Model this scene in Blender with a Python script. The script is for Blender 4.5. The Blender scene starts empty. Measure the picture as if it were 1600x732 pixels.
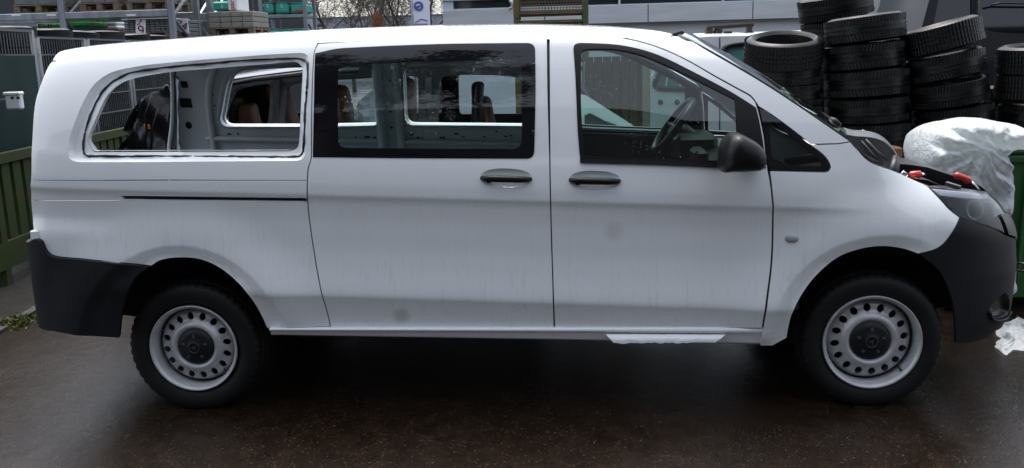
import bpy, bmesh, math, random
import numpy as np
from mathutils import Vector, Matrix
from mathutils.bvhtree import BVHTree
from mathutils.geometry import delaunay_2d_cdt
random.seed(7); np.random.seed(7)
scene = bpy.context.scene
C = scene.collection
PI = math.pi

# ------------------------------------------------------------------ camera
CAM = np.array([1.901, -4.223, 1.789]); YAW, PIT, ROL, FPX = -.0557, .2002, -.0267, 1400.0
_f = np.array([math.sin(YAW)*math.cos(PIT), math.cos(YAW)*math.cos(PIT), -math.sin(PIT)])
_r = np.array([math.cos(YAW), -math.sin(YAW), 0.0]); _u = np.cross(_r, _f)
RT = math.cos(ROL)*_r + math.sin(ROL)*_u; UP = -math.sin(ROL)*_r + math.cos(ROL)*_u; FW = _f
cd = bpy.data.cameras.new('camera'); cam = bpy.data.objects.new('camera', cd); C.objects.link(cam)
cd.sensor_width = 36; cd.lens = FPX/1600*36; cd.clip_start = .05; cd.clip_end = 800
cam.matrix_world = Matrix(((RT[0], UP[0], -FW[0], CAM[0]), (RT[1], UP[1], -FW[1], CAM[1]), (RT[2], UP[2], -FW[2], CAM[2]), (0, 0, 0, 1)))
scene.camera = cam

# ------------------------------------------------------------------ sky, sun, exposure (overcast)
SUN_EL, SUN_AZ = math.radians(72), math.radians(340)
w = bpy.data.worlds.new('World'); scene.world = w; w.use_nodes = True
nt = w.node_tree; nt.nodes.clear()
sky = nt.nodes.new('ShaderNodeTexSky'); sky.sky_type = 'NISHITA'; sky.sun_disc = False
sky.sun_elevation = SUN_EL; sky.sun_rotation = SUN_AZ; sky.air_density = 1.0; sky.dust_density = 4.0; sky.ozone_density = 1.0
hs = nt.nodes.new('ShaderNodeHueSaturation'); hs.inputs['Saturation'].default_value = .46
bg = nt.nodes.new('ShaderNodeBackground'); bg.inputs['Strength'].default_value = .15
wo = nt.nodes.new('ShaderNodeOutputWorld')
nt.links.new(sky.outputs[0], hs.inputs['Color']); nt.links.new(hs.outputs[0], bg.inputs[0]); nt.links.new(bg.outputs[0], wo.inputs[0])
sl = bpy.data.lights.new('sun', 'SUN'); sl.energy = .55; sl.angle = math.radians(30); sl.color = (1, .97, .93)
sun = bpy.data.objects.new('sun', sl); C.objects.link(sun)
sdir = Vector((math.sin(SUN_AZ)*math.cos(SUN_EL), math.cos(SUN_AZ)*math.cos(SUN_EL), math.sin(SUN_EL)))
sun.rotation_euler = sdir.to_track_quat('Z', 'Y').to_euler()
vs = scene.view_settings; vs.view_transform = 'Standard'; vs.look = 'None'; vs.gamma = 1; vs.exposure = 1.42; vs.use_curve_mapping = False

# ------------------------------------------------------------------ pixel helpers (1600 x 732 photograph)
def ray(px, py):
    d = (px-800)/FPX*RT - (py-366)/FPX*UP + FW
    return CAM, d
def at(px, py, Y):                                   # point of the place seen at a pixel, on the plane y = Y
    o, d = ray(px, py); return o + d*((Y-o[1])/d[1])
def ground(px, py, Z=0.0):
    o, d = ray(px, py); return o + d*((Z-o[2])/d[2])

# ------------------------------------------------------------------ materials
MATS = {}
def mat(name, col, rough=.5, metal=0, spec=.5, coat=0, coat_r=.05, col2=None, scale=(5, 5, 5), thr=(.35, .65), detail=6,
        bump=None, rough2=None, emit=None, alpha=None, bump2=None):
    m = bpy.data.materials.new(name); m.use_nodes = True; n = m.node_tree; b = n.nodes['Principled BSDF']
    b.inputs['Base Color'].default_value = (*col, 1); b.inputs['Roughness'].default_value = rough
    b.inputs['Metallic'].default_value = metal; b.inputs['Specular IOR Level'].default_value = spec
    b.inputs['Coat Weight'].default_value = coat; b.inputs['Coat Roughness'].default_value = coat_r
    tc = n.nodes.new('ShaderNodeTexCoord')
    if col2 is not None or rough2 is not None:
        mp = n.nodes.new('ShaderNodeMapping'); mp.inputs['Scale'].default_value = scale
        no = n.nodes.new('ShaderNodeTexNoise'); no.inputs['Scale'].default_value = 1; no.inputs['Detail'].default_value = detail
        n.links.new(tc.outputs['Object'], mp.inputs[0]); n.links.new(mp.outputs[0], no.inputs['Vector'])
        rp = n.nodes.new('ShaderNodeMapRange'); rp.inputs['From Min'].default_value = thr[0]; rp.inputs['From Max'].default_value = thr[1]
        n.links.new(no.outputs['Fac'], rp.inputs['Value'])
        if col2 is not None:
            mx = n.nodes.new('ShaderNodeMix'); mx.data_type = 'RGBA'
            mx.inputs['A'].default_value = (*col, 1); mx.inputs['B'].default_value = (*col2, 1)
            n.links.new(rp.outputs[0], mx.inputs['Factor']); n.links.new(mx.outputs['Result'], b.inputs['Base Color'])
        if rough2 is not None:
            mr = n.nodes.new('ShaderNodeMapRange'); mr.inputs['To Min'].default_value = rough; mr.inputs['To Max'].default_value = rough2
            n.links.new(rp.outputs[0], mr.inputs['Value']); n.links.new(mr.outputs[0], b.inputs['Roughness'])
    if bump:
        sc, st, ds = bump
        nb = n.nodes.new('ShaderNodeTexNoise'); nb.inputs['Detail'].default_value = 4
        if isinstance(sc, tuple):
            mb = n.nodes.new('ShaderNodeMapping'); mb.inputs['Scale'].default_value = sc; n.links.new(tc.outputs['Object'], mb.inputs[0])
            n.links.new(mb.outputs[0], nb.inputs['Vector']); nb.inputs['Scale'].default_value = 1
        else:
            n.links.new(tc.outputs['Object'], nb.inputs['Vector']); nb.inputs['Scale'].default_value = sc
        bp = n.nodes.new('ShaderNodeBump'); bp.inputs['Strength'].default_value = st; bp.inputs['Distance'].default_value = ds
        n.links.new(nb.outputs['Fac'], bp.inputs['Height']); n.links.new(bp.outputs[0], b.inputs['Normal'])
    MATS[name] = m; return m

def droplets(m, scale, size, strength, dist, sock='Normal', base=None):
    """rain drops standing on a surface: small domes from a Voronoi distance, chained before any other bump"""
    n = m.node_tree; b = n.nodes['Principled BSDF']
    tc = n.nodes.new('ShaderNodeTexCoord'); vo = n.nodes.new('ShaderNodeTexVoronoi'); vo.inputs['Scale'].default_value = scale
    n.links.new(tc.outputs['Object'], vo.inputs['Vector'])
    mr = n.nodes.new('ShaderNodeMapRange'); mr.inputs['From Min'].default_value = size; mr.inputs['From Max'].default_value = 0
    n.links.new(vo.outputs['Distance'], mr.inputs['Value'])
    pw = n.nodes.new('ShaderNodeMath'); pw.operation = 'POWER'; pw.inputs[1].default_value = .5
    n.links.new(mr.outputs[0], pw.inputs[0])
    bp = n.nodes.new('ShaderNodeBump'); bp.inputs['Strength'].default_value = strength; bp.inputs['Distance'].default_value = dist
    n.links.new(pw.outputs[0], bp.inputs['Height'])
    for l in list(b.inputs['Normal'].links):
        n.links.new(l.from_socket, bp.inputs['Normal'])
    n.links.new(bp.outputs[0], b.inputs['Normal'])

# white van paint: rain streaks (dirt) running down, droplets, two round smudges on the doors
def van_paint():
    m = mat('van_white_paint', (.75, .785, .80), rough=.36, spec=.5, coat=1.0, coat_r=.04)
    n = m.node_tree; b = n.nodes['Principled BSDF']
    tc = n.nodes.new('ShaderNodeTexCoord')
    mp = n.nodes.new('ShaderNodeMapping'); mp.inputs['Scale'].default_value = (60, 60, .9)
    no = n.nodes.new('ShaderNodeTexNoise'); no.inputs['Scale'].default_value = 1; no.inputs['Detail'].default_value = 5; no.inputs['Roughness'].default_value = .65
    n.links.new(tc.outputs['Object'], mp.inputs[0]); n.links.new(mp.outputs[0], no.inputs['Vector'])
    rp = n.nodes.new('ShaderNodeMapRange'); rp.inputs['From Min'].default_value = .55; rp.inputs['From Max'].default_value = .93
    n.links.new(no.outputs['Fac'], rp.inputs['Value'])
    sx = n.nodes.new('ShaderNodeSeparateXYZ'); n.links.new(tc.outputs['Object'], sx.inputs[0])
    low = n.nodes.new('ShaderNodeMapRange'); low.inputs['From Min'].default_value = 1.16; low.inputs['From Max'].default_value = .95   # streaks start under the crease
    n.links.new(sx.outputs['Z'], low.inputs['Value'])
    no2 = n.nodes.new('ShaderNodeTexNoise'); no2.inputs['Scale'].default_value = 2.2; n.links.new(tc.outputs['Object'], no2.inputs['Vector'])
    m1 = n.nodes.new('ShaderNodeMath'); m1.operation = 'MULTIPLY'; n.links.new(rp.outputs[0], m1.inputs[0]); n.links.new(low.outputs[0], m1.inputs[1])
    m2 = n.nodes.new('ShaderNodeMath'); m2.operation = 'MULTIPLY'; n.links.new(m1.outputs[0], m2.inputs[0]); n.links.new(no2.outputs['Fac'], m2.inputs[1])
    acc = m2
    for (cx, cz, R) in ((1.1-1.7, .517, .055), (2.155-1.7, .93, .062)):                  # round smudges on the doors
        co = n.nodes.new('ShaderNodeCombineXYZ'); co.inputs[0].default_value = cx; co.inputs[2].default_value = cz
        fl = n.nodes.new('ShaderNodeCombineXYZ'); n.links.new(sx.outputs['X'], fl.inputs[0]); n.links.new(sx.outputs['Z'], fl.inputs[2])
        ds = n.nodes.new('ShaderNodeVectorMath'); ds.operation = 'DISTANCE'; n.links.new(fl.outputs[0], ds.inputs[0]); n.links.new(co.outputs[0], ds.inputs[1])
        sm = n.nodes.new('ShaderNodeMapRange'); sm.inputs['From Min'].default_value = R; sm.inputs['From Max'].default_value = R*.35
        sm.inputs['To Max'].default_value = .55 if cz < .6 else .3
        n.links.new(ds.outputs['Value'], sm.inputs['Value'])
        ad = n.nodes.new('ShaderNodeMath'); ad.operation = 'ADD'; n.links.new(acc.outputs[0], ad.inputs[0]); n.links.new(sm.outputs[0], ad.inputs[1]); acc = ad
    # thin uneven grime
    gr = n.nodes.new('ShaderNodeValue'); gr.outputs[0].default_value = .14
    no3 = n.nodes.new('ShaderNodeTexNoise'); no3.inputs['Scale'].default_value = 5; no3.inputs['Detail'].default_value = 6; n.links.new(tc.outputs['Object'], no3.inputs['Vector'])
    g2 = n.nodes.new('ShaderNodeMath'); g2.operation = 'MULTIPLY'; n.links.new(gr.outputs[0], g2.inputs[0]); n.links.new(no3.outputs['Fac'], g2.inputs[1])
    ad = n.nodes.new('ShaderNodeMath'); ad.operation = 'ADD'; ad.use_clamp = True; n.links.new(acc.outputs[0], ad.inputs[0]); n.links.new(g2.outputs[0], ad.inputs[1])
    mx = n.nodes.new('ShaderNodeMix'); mx.data_type = 'RGBA'; mx.inputs['A'].default_value = (.75, .785, .80, 1); mx.inputs['B'].default_value = (.36, .365, .37, 1)
    n.links.new(ad.outputs[0], mx.inputs['Factor']); n.links.new(mx.outputs['Result'], b.inputs['Base Color'])
    droplets(m, 85, .22, .35, .0012)
    droplets(m, 34, .12, .5, .002)
    return m
PAINT = van_paint()
INNER = mat('bare_inner_paint', (.52, .57, .60), rough=.45, col2=(.45, .50, .53), scale=(4, 4, 4), spec=.4)
PLAST = mat('black_bumper_plastic', (.0050, .0056, .0070), rough=.55, spec=.24, bump=(900, .25, .0006), col2=(.008, .009, .011), scale=(3, 3, 3))
droplets(PLAST, 120, .22, .3, .001)
SMOOTHBLK = mat('satin_black_plastic', (.005, .005, .006), rough=.36, spec=.28)
droplets(SMOOTHBLK, 110, .25, .4, .0012)
FRIT = mat('black_glass_border', (.006, .006, .008), rough=.03, spec=.5)
RUB = mat('tyre_rubber', (.0042, .0042, .0046), rough=.6, spec=.3, col2=(.007, .007, .0072), scale=(9, 9, 9), bump=(120, .3, .002))
RUBW = mat('wet_stacked_rubber', (.0032, .0032, .0036), rough=.24, spec=.30, col2=(.005, .005, .0055), scale=(7, 7, 7), rough2=.45, bump=(90, .25, .002))
RIMM = mat('silver_steel_rim', (.50, .51, .52), rough=.32, metal=.25, spec=.5, col2=(.40, .405, .415), scale=(14, 14, 14))
CAPM = mat('hub_cap_plastic', (.007, .009, .012), rough=.42, spec=.3)
CHROME = mat('dull_chrome', (.55, .56, .58), rough=.25, metal=1)
DARK = mat('dark_underbody', (.012, .012, .013), rough=.8)
SEAL = mat('black_sealant', (.008, .008, .009), rough=.4)
FLOORM = mat('bare_cargo_floor', (.16, .17, .18), rough=.6, col2=(.10, .10, .11))

def glass(name, tint, rough=.0, drops=True, refl=1.0, ior=1.52):
    m = bpy.data.materials.new(name); m.use_nodes = True; n = m.node_tree; n.nodes.clear()
    out = n.nodes.new('ShaderNodeOutputMaterial'); tr = n.nodes.new('ShaderNodeBsdfTransparent'); tr.inputs[0].default_value = (*tint, 1)
    gl = n.nodes.new('ShaderNodeBsdfGlossy'); gl.inputs['Roughness'].default_value = rough; gl.inputs[0].default_value = (refl, refl, refl, 1)
    fr = n.nodes.new('ShaderNodeFresnel'); fr.inputs['IOR'].default_value = ior
    mx = n.nodes.new('ShaderNodeMixShader'); n.links.new(fr.outputs[0], mx.inputs[0]); n.links.new(tr.outputs[0], mx.inputs[1]); n.links.new(gl.outputs[0], mx.inputs[2])
    last = mx
    if drops:
        tc = n.nodes.new('ShaderNodeTexCoord'); vo = n.nodes.new('ShaderNodeTexVoronoi'); vo.inputs['Scale'].default_value = 75
        n.links.new(tc.outputs['Object'], vo.inputs['Vector'])
        mr = n.nodes.new('ShaderNodeMapRange'); mr.inputs['From Min'].default_value = .26; mr.inputs['From Max'].default_value = .16
        n.links.new(vo.outputs['Distance'], mr.inputs['Value'])
        no = n.nodes.new('ShaderNodeTexNoise'); no.inputs['Scale'].default_value = 5; n.links.new(tc.outputs['Object'], no.inputs['Vector'])
        m2 = n.nodes.new('ShaderNodeMapRange'); m2.inputs['From Min'].default_value = .42; m2.inputs['From Max'].default_value = .62; m2.inputs['To Max'].default_value = .75
        n.links.new(no.outputs['Fac'], m2.inputs['Value'])
        mu = n.nodes.new('ShaderNodeMath'); mu.operation = 'MULTIPLY'; n.links.new(mr.outputs[0], mu.inputs[0]); n.links.new(m2.outputs[0], mu.inputs[1])
        rf = n.nodes.new('ShaderNodeBsdfRefraction'); rf.inputs['IOR'].default_value = 1.2; rf.inputs['Roughness'].default_value = .35; rf.inputs[0].default_value = (*[t*.9 for t in tint], 1)
        bp = n.nodes.new('ShaderNodeBump'); bp.inputs['Strength'].default_value = 1; bp.inputs['Distance'].default_value = .004
        n.links.new(mr.outputs[0], bp.inputs['Height'])
        g2 = n.nodes.new('ShaderNodeBsdfGlossy'); g2.inputs['Roughness'].default_value = .12; n.links.new(bp.outputs[0], g2.inputs['Normal'])
        mm = n.nodes.new('ShaderNodeMixShader'); mm.inputs[0].default_value = .28; n.links.new(tr.outputs[0], mm.inputs[1]); n.links.new(g2.outputs[0], mm.inputs[2])
        m3 = n.nodes.new('ShaderNodeMixShader'); n.links.new(mu.outputs[0], m3.inputs[0]); n.links.new(mx.outputs[0], m3.inputs[1]); n.links.new(mm.outputs[0], m3.inputs[2])
        last = m3
    n.links.new(last.outputs[0], out.inputs[0]); MATS[name] = m; return m
TINT = glass('tinted_wet_glass', (.62, .75, .73), ior=1.5)
CLEAR = glass('clear_wet_glass', (.64, .80, .75), ior=1.6)
LENS = glass('headlight_lens', (.80, .84, .88), drops=False, ior=1.38, refl=.7)

# ------------------------------------------------------------------ object helpers
WL = {}
def thing(name, label, cat, loc=(0, 0, 0), group=None, rot=None):
    o = bpy.data.objects.new(name, None); C.objects.link(o); o.location = loc
    if rot: o.rotation_euler = rot
    o['label'] = label; o['category'] = cat
    if group: o['group'] = group
    WL[o] = Vector(loc); return o
def tag(o, label, cat, group=None):
    o['label'] = label; o['category'] = cat
    if group: o['group'] = group
    return o
def struct(o): o['kind'] = 'structure'; return o
def obj(name, verts, faces, m, parent=None, smooth=False, loc=None, normals=None, world=True, auto=None):
    me = bpy.data.meshes.new(name)
    off = Vector((0, 0, 0))
    if parent is not None and world: off = WL[parent]
    if loc is not None: off = Vector(loc)
    V = np.asarray([tuple(v) for v in verts], float) - np.array(off)
    me.from_pydata(V.tolist(), [], [list(map(int, f)) for f in faces]); me.update()
    if smooth: me.polygons.foreach_set('use_smooth', [True]*len(me.polygons))
    if normals is not None: me.normals_split_custom_set_from_vertices([tuple(v) for v in normals])
    me.materials.append(m)
    o = bpy.data.objects.new(name, me); C.objects.link(o)
    if parent is not None: o.parent = parent; WL[o] = WL[parent] if world else Vector((0, 0, 0))
    elif loc is not None: o.location = loc; WL[o] = Vector(loc)
    else: WL[o] = Vector((0, 0, 0))
    if smooth and auto:
        try: me.set_sharp_from_angle(angle=math.radians(auto))
        except Exception: pass
    return o
def instance(src, name, parent=None, loc=None, rot=None, scale=None, m=None):
    o = src.copy(); C.objects.link(o); o.parent = parent; o.name = name
    for k in list(o.keys()):
        if k in ('label', 'category', 'group', 'kind'): del o[k]
    if loc is not None: o.location = loc
    if rot is not None: o.rotation_euler = rot
    if scale is not None: o.scale = scale
    return o

class MB:                                            # collects simple solids into one mesh
    def __init__(s): s.v = []; s.f = []
    def add(s, v, f): n = len(s.v); s.v += [tuple(map(float, q)) for q in v]; s.f += [tuple(i+n for i in q) for q in f]; return s
    def box(s, lo, hi):
        (a, b, c), (d, e, f) = lo, hi
        return s.add([(a, b, c), (d, b, c), (d, e, c), (a, e, c), (a, b, f), (d, b, f), (d, e, f), (a, e, f)],
                     [(0, 3, 2, 1), (4, 5, 6, 7), (0, 1, 5, 4), (1, 2, 6, 5), (2, 3, 7, 6), (3, 0, 4, 7)])
    def bbox(s, lo, hi, b=.01):                      # chamfered box
        lo = np.array(lo, float); hi = np.array(hi, float); b = min(b, *((hi-lo)*.45))
        bm = bmesh.new(); bmesh.ops.create_cube(bm, size=1)
        for v in bm.verts: v.co = Vector(((lo+hi)/2 + np.array(v.co)*(hi-lo)))
        bmesh.ops.bevel(bm, geom=list(bm.edges), offset=b, segments=1, affect='EDGES')
        s.add([v.co[:] for v in bm.verts], [[v.index for v in f.verts] for f in bm.faces]); bm.free(); return s
    def beam(s, p, q, w, h=None, up=(0, 0, 1)):      # square bar between two points
        h = h or w; p = np.array(p, float); q = np.array(q, float); d = q-p; d /= np.linalg.norm(d); up = np.array(up, float)
        if abs(d @ up) > .98: up = np.array((0, 1., 0))
        a = np.cross(d, up); a /= np.linalg.norm(a); b = np.cross(a, d)
        v = [P+a*x*w/2+b*y*h/2 for P in (p, q) for x, y in ((-1, -1), (1, -1), (1, 1), (-1, 1))]
        return s.add(v, [(0, 1, 2, 3), (7, 6, 5, 4), (0, 4, 5, 1), (1, 5, 6, 2), (2, 6, 7, 3), (3, 7, 4, 0)])
    def tube(s, pts, r, n=8, cap=True):
        pts = [np.array(p, float) for p in pts]; rs = r if hasattr(r, '__len__') else [r]*len(pts); V = []; F = []
        ref = np.array((0, 0, 1.)); 
        for i, p in enumerate(pts):
            t = pts[min(i+1, len(pts)-1)]-pts[max(i-1, 0)]; t /= np.linalg.norm(t)+1e-9
            rf = ref if abs(t @ ref) < .95 else np.array((0, 1., 0))
            a = np.cross(t, rf); a /= np.linalg.norm(a); b = np.cross(a, t)
            for k in range(n): V.append(p+rs[i]*(a*math.cos(2*PI*k/n)+b*math.sin(2*PI*k/n)))
        for i in range(len(pts)-1):
            for k in range(n): F.append((i*n+k, i*n+(k+1) % n, (i+1)*n+(k+1) % n, (i+1)*n+k))
        if cap: F.append(tuple(range(n-1, -1, -1))); m = (len(pts)-1)*n; F.append(tuple(range(m, m+n)))
        return s.add(V, F)
    def lathe(s, prof, n=48, axis='y', c=(0, 0, 0), closed=False):     # prof: (radius, height along the axis)
        V = []; F = []; m = len(prof)
        for k in range(n):
            a = 2*PI*k/n
            for r, h in prof:
                if axis == 'y': V.append((c[0]+r*math.cos(a), c[1]+h, c[2]+r*math.sin(a)))
                elif axis == 'z': V.append((c[0]+r*math.cos(a), c[1]+r*math.sin(a), c[2]+h))
                else: V.append((c[0]+h, c[1]+r*math.cos(a), c[2]+r*math.sin(a)))
        for k in range(n):
            k2 = (k+1) % n
            for i in range(m-1 if not closed else m): j = (i+1) % m; F.append((k*m+i, k*m+j, k2*m+j, k2*m+i))
        return s.add(V, F)
    def prism(s, poly, e):                           # flat polygon (3-D points) extruded by vector e
        n = len(poly); e = np.array(e, float); P = [np.array(p, float) for p in poly]
        return s.add(P+[p+e for p in P], [tuple(range(n-1, -1, -1)), tuple(range(n, 2*n))]+[(i, (i+1) % n, n+(i+1) % n, n+i) for i in range(n)])
    def build(s, name, m, parent=None, smooth=False, loc=None, world=True, auto=None):
        return obj(name, s.v, s.f, m, parent, smooth, loc, world=world, auto=auto)
def fixn(o):
    bm = bmesh.new(); bm.from_mesh(o.data); bmesh.ops.recalc_face_normals(bm, faces=bm.faces); bm.to_mesh(o.data); bm.free(); return o

def spline(pts, closed=False, step=.02):             # Catmull-Rom through points; a third value 1 marks a corner
    P = [np.array(p[:2], float) for p in pts]; cor = [len(p) > 2 and p[2] == 1 for p in pts]; n = len(P); out = []
    segs = range(n if closed else n-1)
    for i in segs:
        a, b = P[i], P[(i+1) % n]
        pa = P[(i-1) % n] if (closed or i > 0) and not cor[i] else a*2-b if False else a-(b-a)*.0
        pb = P[(i+2) % n] if (closed or i+2 < n) and not cor[(i+1) % n] else b
        if cor[i] or (not closed and i == 0): ta = (b-a)
        else: ta = (b-pa)*.5
        if cor[(i+1) % n] or (not closed and i+2 >= n): tb = (b-a)
        else: tb = (pb-a)*.5
        L = np.linalg.norm(b-a); la = np.linalg.norm(ta); lb = np.linalg.norm(tb)
        da = L if (cor[i] or (not closed and i == 0)) else min(L, 1.3*np.linalg.norm(a-pa)); db = L if (cor[(i+1) % n] or (not closed and i+2 >= n)) else min(L, 1.3*np.linalg.norm(pb-b))
        if la > 0: ta = ta/la*da
        if lb > 0: tb = tb/lb*db
        k = max(1, int(math.ceil(L/step)))
        for j in range(k):
            t = j/k; t2 = t*t; t3 = t2*t
            out.append((2*t3-3*t2+1)*a+(t3-2*t2+t)*ta+(-2*t3+3*t2)*b+(t3-t2)*tb)
    if not closed: out.append(P[-1])
    return out
def inpoly(pts, poly):
    x, y = pts[:, 0], pts[:, 1]; c = np.zeros(len(pts), bool); n = len(poly); P = np.asarray(poly)
    for i in range(n):
        x1, y1 = P[i]; x2, y2 = P[(i+1) % n]
        if y1 == y2: continue
        m = ((y1 > y) != (y2 > y)) & (x < (x2-x1)*(y-y1)/(y2-y1)+x1); c ^= m
    return c
def cdt(outline, holes, inner):
    """triangulates a polygon with holes round extra inner points: returns points, triangles, boundary loops"""
    allb = [np.asarray(outline)]+[np.asarray(h) for h in holes]
    B = np.concatenate(allb); E = []; n0 = 0; loops = []
    for l in allb:
        m = len(l); E += [(n0+i, n0+(i+1) % m) for i in range(m)]; loops.append(list(range(n0, n0+m))); n0 += m
    I = np.asarray(inner).reshape(-1, 2)
    if len(I):
        k = inpoly(I, outline)
        for h in holes: k &= ~inpoly(I, h)
        I = I[k]
    if len(I):
        dmin = np.full(len(I), 9.)
        for l in allb:
            Q = np.roll(l, -1, 0)
            for a, b in zip(l, Q):
                ab = b-a; t = np.clip(((I-a) @ ab)/max(ab @ ab, 1e-12), 0, 1); d = np.linalg.norm(I-(a+t[:, None]*ab), axis=1); dmin = np.minimum(dmin, d)
        I = I[dmin > .008]
    V = np.concatenate([B, I]) if len(I) else B
    vo, eo, fo, ov, oe, of = delaunay_2d_cdt([Vector(v) for v in V], E, [], 0, 1e-6)
    VO = np.array([v[:] for v in vo]); T = np.array([f for f in fo if len(f) == 3]); cen = VO[T].mean(1)
    k = inpoly(cen, outline)
    for h in holes: k &= ~inpoly(cen, h)
    T = T[k]
    cnt = {}
    for t in T:
        for i in range(3): e = (t[i], t[(i+1) % 3]); cnt[e] = 1
    bound = [e for e in cnt if (e[1], e[0]) not in cnt]
    return VO, T, bound

# ------------------------------------------------------------------ the van's side surface: plan curve (x, y) and section (v, y)
W = 1.93; RAKE = .044
def pchip(xs, ys):
    xs = np.array(xs, float); ys = np.array(ys, float); h = np.diff(xs); d = np.diff(ys)/h; m = np.zeros(len(xs))
    for i in range(1, len(xs)-1):
        if d[i-1]*d[i] > 0: w1 = 2*h[i]+h[i-1]; w2 = h[i]+2*h[i-1]; m[i] = (w1+w2)/(w1/d[i-1]+w2/d[i])
    m[0], m[-1] = d[0], d[-1]
    def f(x):
        x = np.clip(x, xs[0], xs[-1]); i = np.clip(np.searchsorted(xs, x)-1, 0, len(xs)-2); t = (x-xs[i])/h[i]
        return (2*t**3-3*t**2+1)*ys[i]+(t**3-2*t**2+t)*h[i]*m[i]+(-2*t**3+3*t**2)*ys[i+1]+(t**3-t**2)*h[i]*m[i+1]
    return f
_plan = [(-.86, .965), (-.85, .5), (-.835, .25), (-.815, .14), (-.78, .075), (-.70, .03), (-.55, .008), (-.2, 0), (1.0, 0), (2.5, 0), (3.0, .0), (3.4, .012), (3.7, .045), (3.93, .105), (4.08, .185), (4.19, .30), (4.27, .46), (4.315, .65), (4.34, .965)]
_pl = spline(_plan, step=.02); _pl = np.array(_pl)
_s = np.concatenate([[0], np.cumsum(np.linalg.norm(np.diff(_pl, axis=0), axis=1))])
_s0 = np.interp(1.7, _pl[:, 0][::1], _s); _s = _s-_s0+1.7; A0, A1 = _s[0], _s[-1]
def planpt(a):
    x = np.interp(a, _s, _pl[:, 0]); y = np.interp(a, _s, _pl[:, 1]); e = .03
    tx = np.interp(a+e, _s, _pl[:, 0])-np.interp(a-e, _s, _pl[:, 0]); ty = np.interp(a+e, _s, _pl[:, 1])-np.interp(a-e, _s, _pl[:, 1])
    l = np.sqrt(tx*tx+ty*ty); return x, y, -ty/l, tx/l
_vt = pchip([-.9, -.75, -.5, -.2, .33, .66, 1.33, 1.83, 2.15, 2.4, 2.52, 2.65, 4.4],
            [1.835-.114, 1.856-.108, 1.887-.097, 1.903-.084, 1.924-.060, 1.932-.046, 1.936-.016, 1.926+.006, 1.908+.02, 1.872+.031, 1.836+.036, 1.83+.042, 1.872])
_lo = pchip([.2, .40, .44, .50, .572, .584, .596, .612, .66, .74, .84, .95, 1.03, 1.065, 1.082, 1.094, 1.13, 1.20, 1.27, 1.30],
            [.080, .058, .050, .036, .0145, .0098, .0084, .0092, .0150, .0250, .0320, .0310, .0245, .0195, .0135, .0095, .0102, .0180, .0305, .0385])
_sm = pchip([.2, .45, .70, .95, 1.10, 1.20, 1.30], [.055, .020, .006, .004, .010, .022, .0385])
_hi = pchip([0, .2, .4, .6, .75, .85, .92, .97, 1.0, 1.2], [.0385, .064, .095, .134, .172, .205, .247, .305, .41, .61])
def smooth01(t): t = np.clip(t, 0, 1); return t*t*(3-2*t)
ARCH = ((0.0, .335), (3.43, .335)); R_LIP = .478
def surf(a, v, off=0.0):
    a = np.asarray(a, float); v = np.asarray(v, float)
    x, y, nx, ny = planpt(a); z = v-RAKE*(x-1.7)
    k = smooth01((a-3.0)/.45); q = smooth01((-.05-a)/.35)*.0
    Y = _lo(np.minimum(v, 1.30))*(1-k)+_sm(np.minimum(v, 1.30))*k
    k2 = smooth01((-.2-a)/.3)*smooth01((.95-v)/.1); Y = Y*(1-k2)+.012*k2
    wv = (v-1.30)/np.maximum(_vt(x)-1.30, .1); Y = np.where(v > 1.30, _hi(wv), Y)
    kf = smooth01((a-3.35)/.4); top = 1.10-.10*smooth01((a-3.5)/.7); Y = Y+kf*np.clip(v-top+.10, 0, 1)**2*1.9
    Y = Y+smooth01((a-3.80)/.35)*(np.clip(z-.66, 0, 1)*.12+np.clip(.42-z, 0, 1)*.25)
    for cx, cz in ARCH:
        r = np.hypot(x-cx, (z-cz)*.955); r1 = R_LIP+.058
        b = np.where(r < r1, .024-.020*np.clip((r1-r)/.058, 0, 1), .024*(1-smooth01((r-r1)/.24)))
        Y = Y-b*smooth01((z-.30)/.1)*smooth01((3.74-a)/.22)
    Y = Y+off
    return np.stack([x+nx*Y, y+ny*Y, z+0*Y], -1)
def surfn(a, v, off=0.0):
    e = .004; da = surf(a+e, v, off)-surf(a-e, v, off); dv = surf(a, v+e, off)-surf(a, v-e, off)
    n = np.cross(da, dv); return n/np.linalg.norm(n, axis=-1, keepdims=True)
_ga = np.concatenate([np.arange(A0, -.4, .01), np.arange(-.4, 3.4, .03), np.arange(3.4, A1, .012)]); _gv = np.arange(.15, 1.95, .01)
_G = surf(*np.meshgrid(_ga, _gv, indexing='ij')); na, nv = len(_ga), len(_gv)
_idx = np.arange(na*nv).reshape(na, nv)
_F = np.stack([_idx[:-1, :-1], _idx[1:, :-1], _idx[1:, 1:], _idx[:-1, 1:]], -1).reshape(-1, 4)
_bvh = BVHTree.FromPolygons(_G.reshape(-1, 3).tolist(), _F.tolist())
def av(px, py):                                      # pixel -> (a, v) on the van's near flank
    for k in range(60):
        o, d = ray(px, py); d = Vector(d).normalized()
        loc, n, i, dist = _bvh.ray_cast(Vector(o), d)
        if loc is not None and loc.y < .9:
            f = _F[i]; ia, iv = divmod(f[0], nv)
            P = [Vector(_G.reshape(-1, 3)[j]) for j in f]
            e1 = P[1]-P[0]; e2 = P[3]-P[0]; q = loc-P[0]
            return (_ga[ia]+(_ga[ia+1]-_ga[ia])*min(max(q.dot(e1)/e1.length_squared, 0), 1), _gv[iv]+.01*min(max(q.dot(e2)/e2.length_squared, 0), 1))
        px += (1 if px < 800 else -1); py += .25*(1 if py < 300 else -1)
    raise RuntimeError('miss %s %s' % (px, py))
def AV(pts): return [(*av(p[0], p[1]), *p[2:]) for p in pts]
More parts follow.
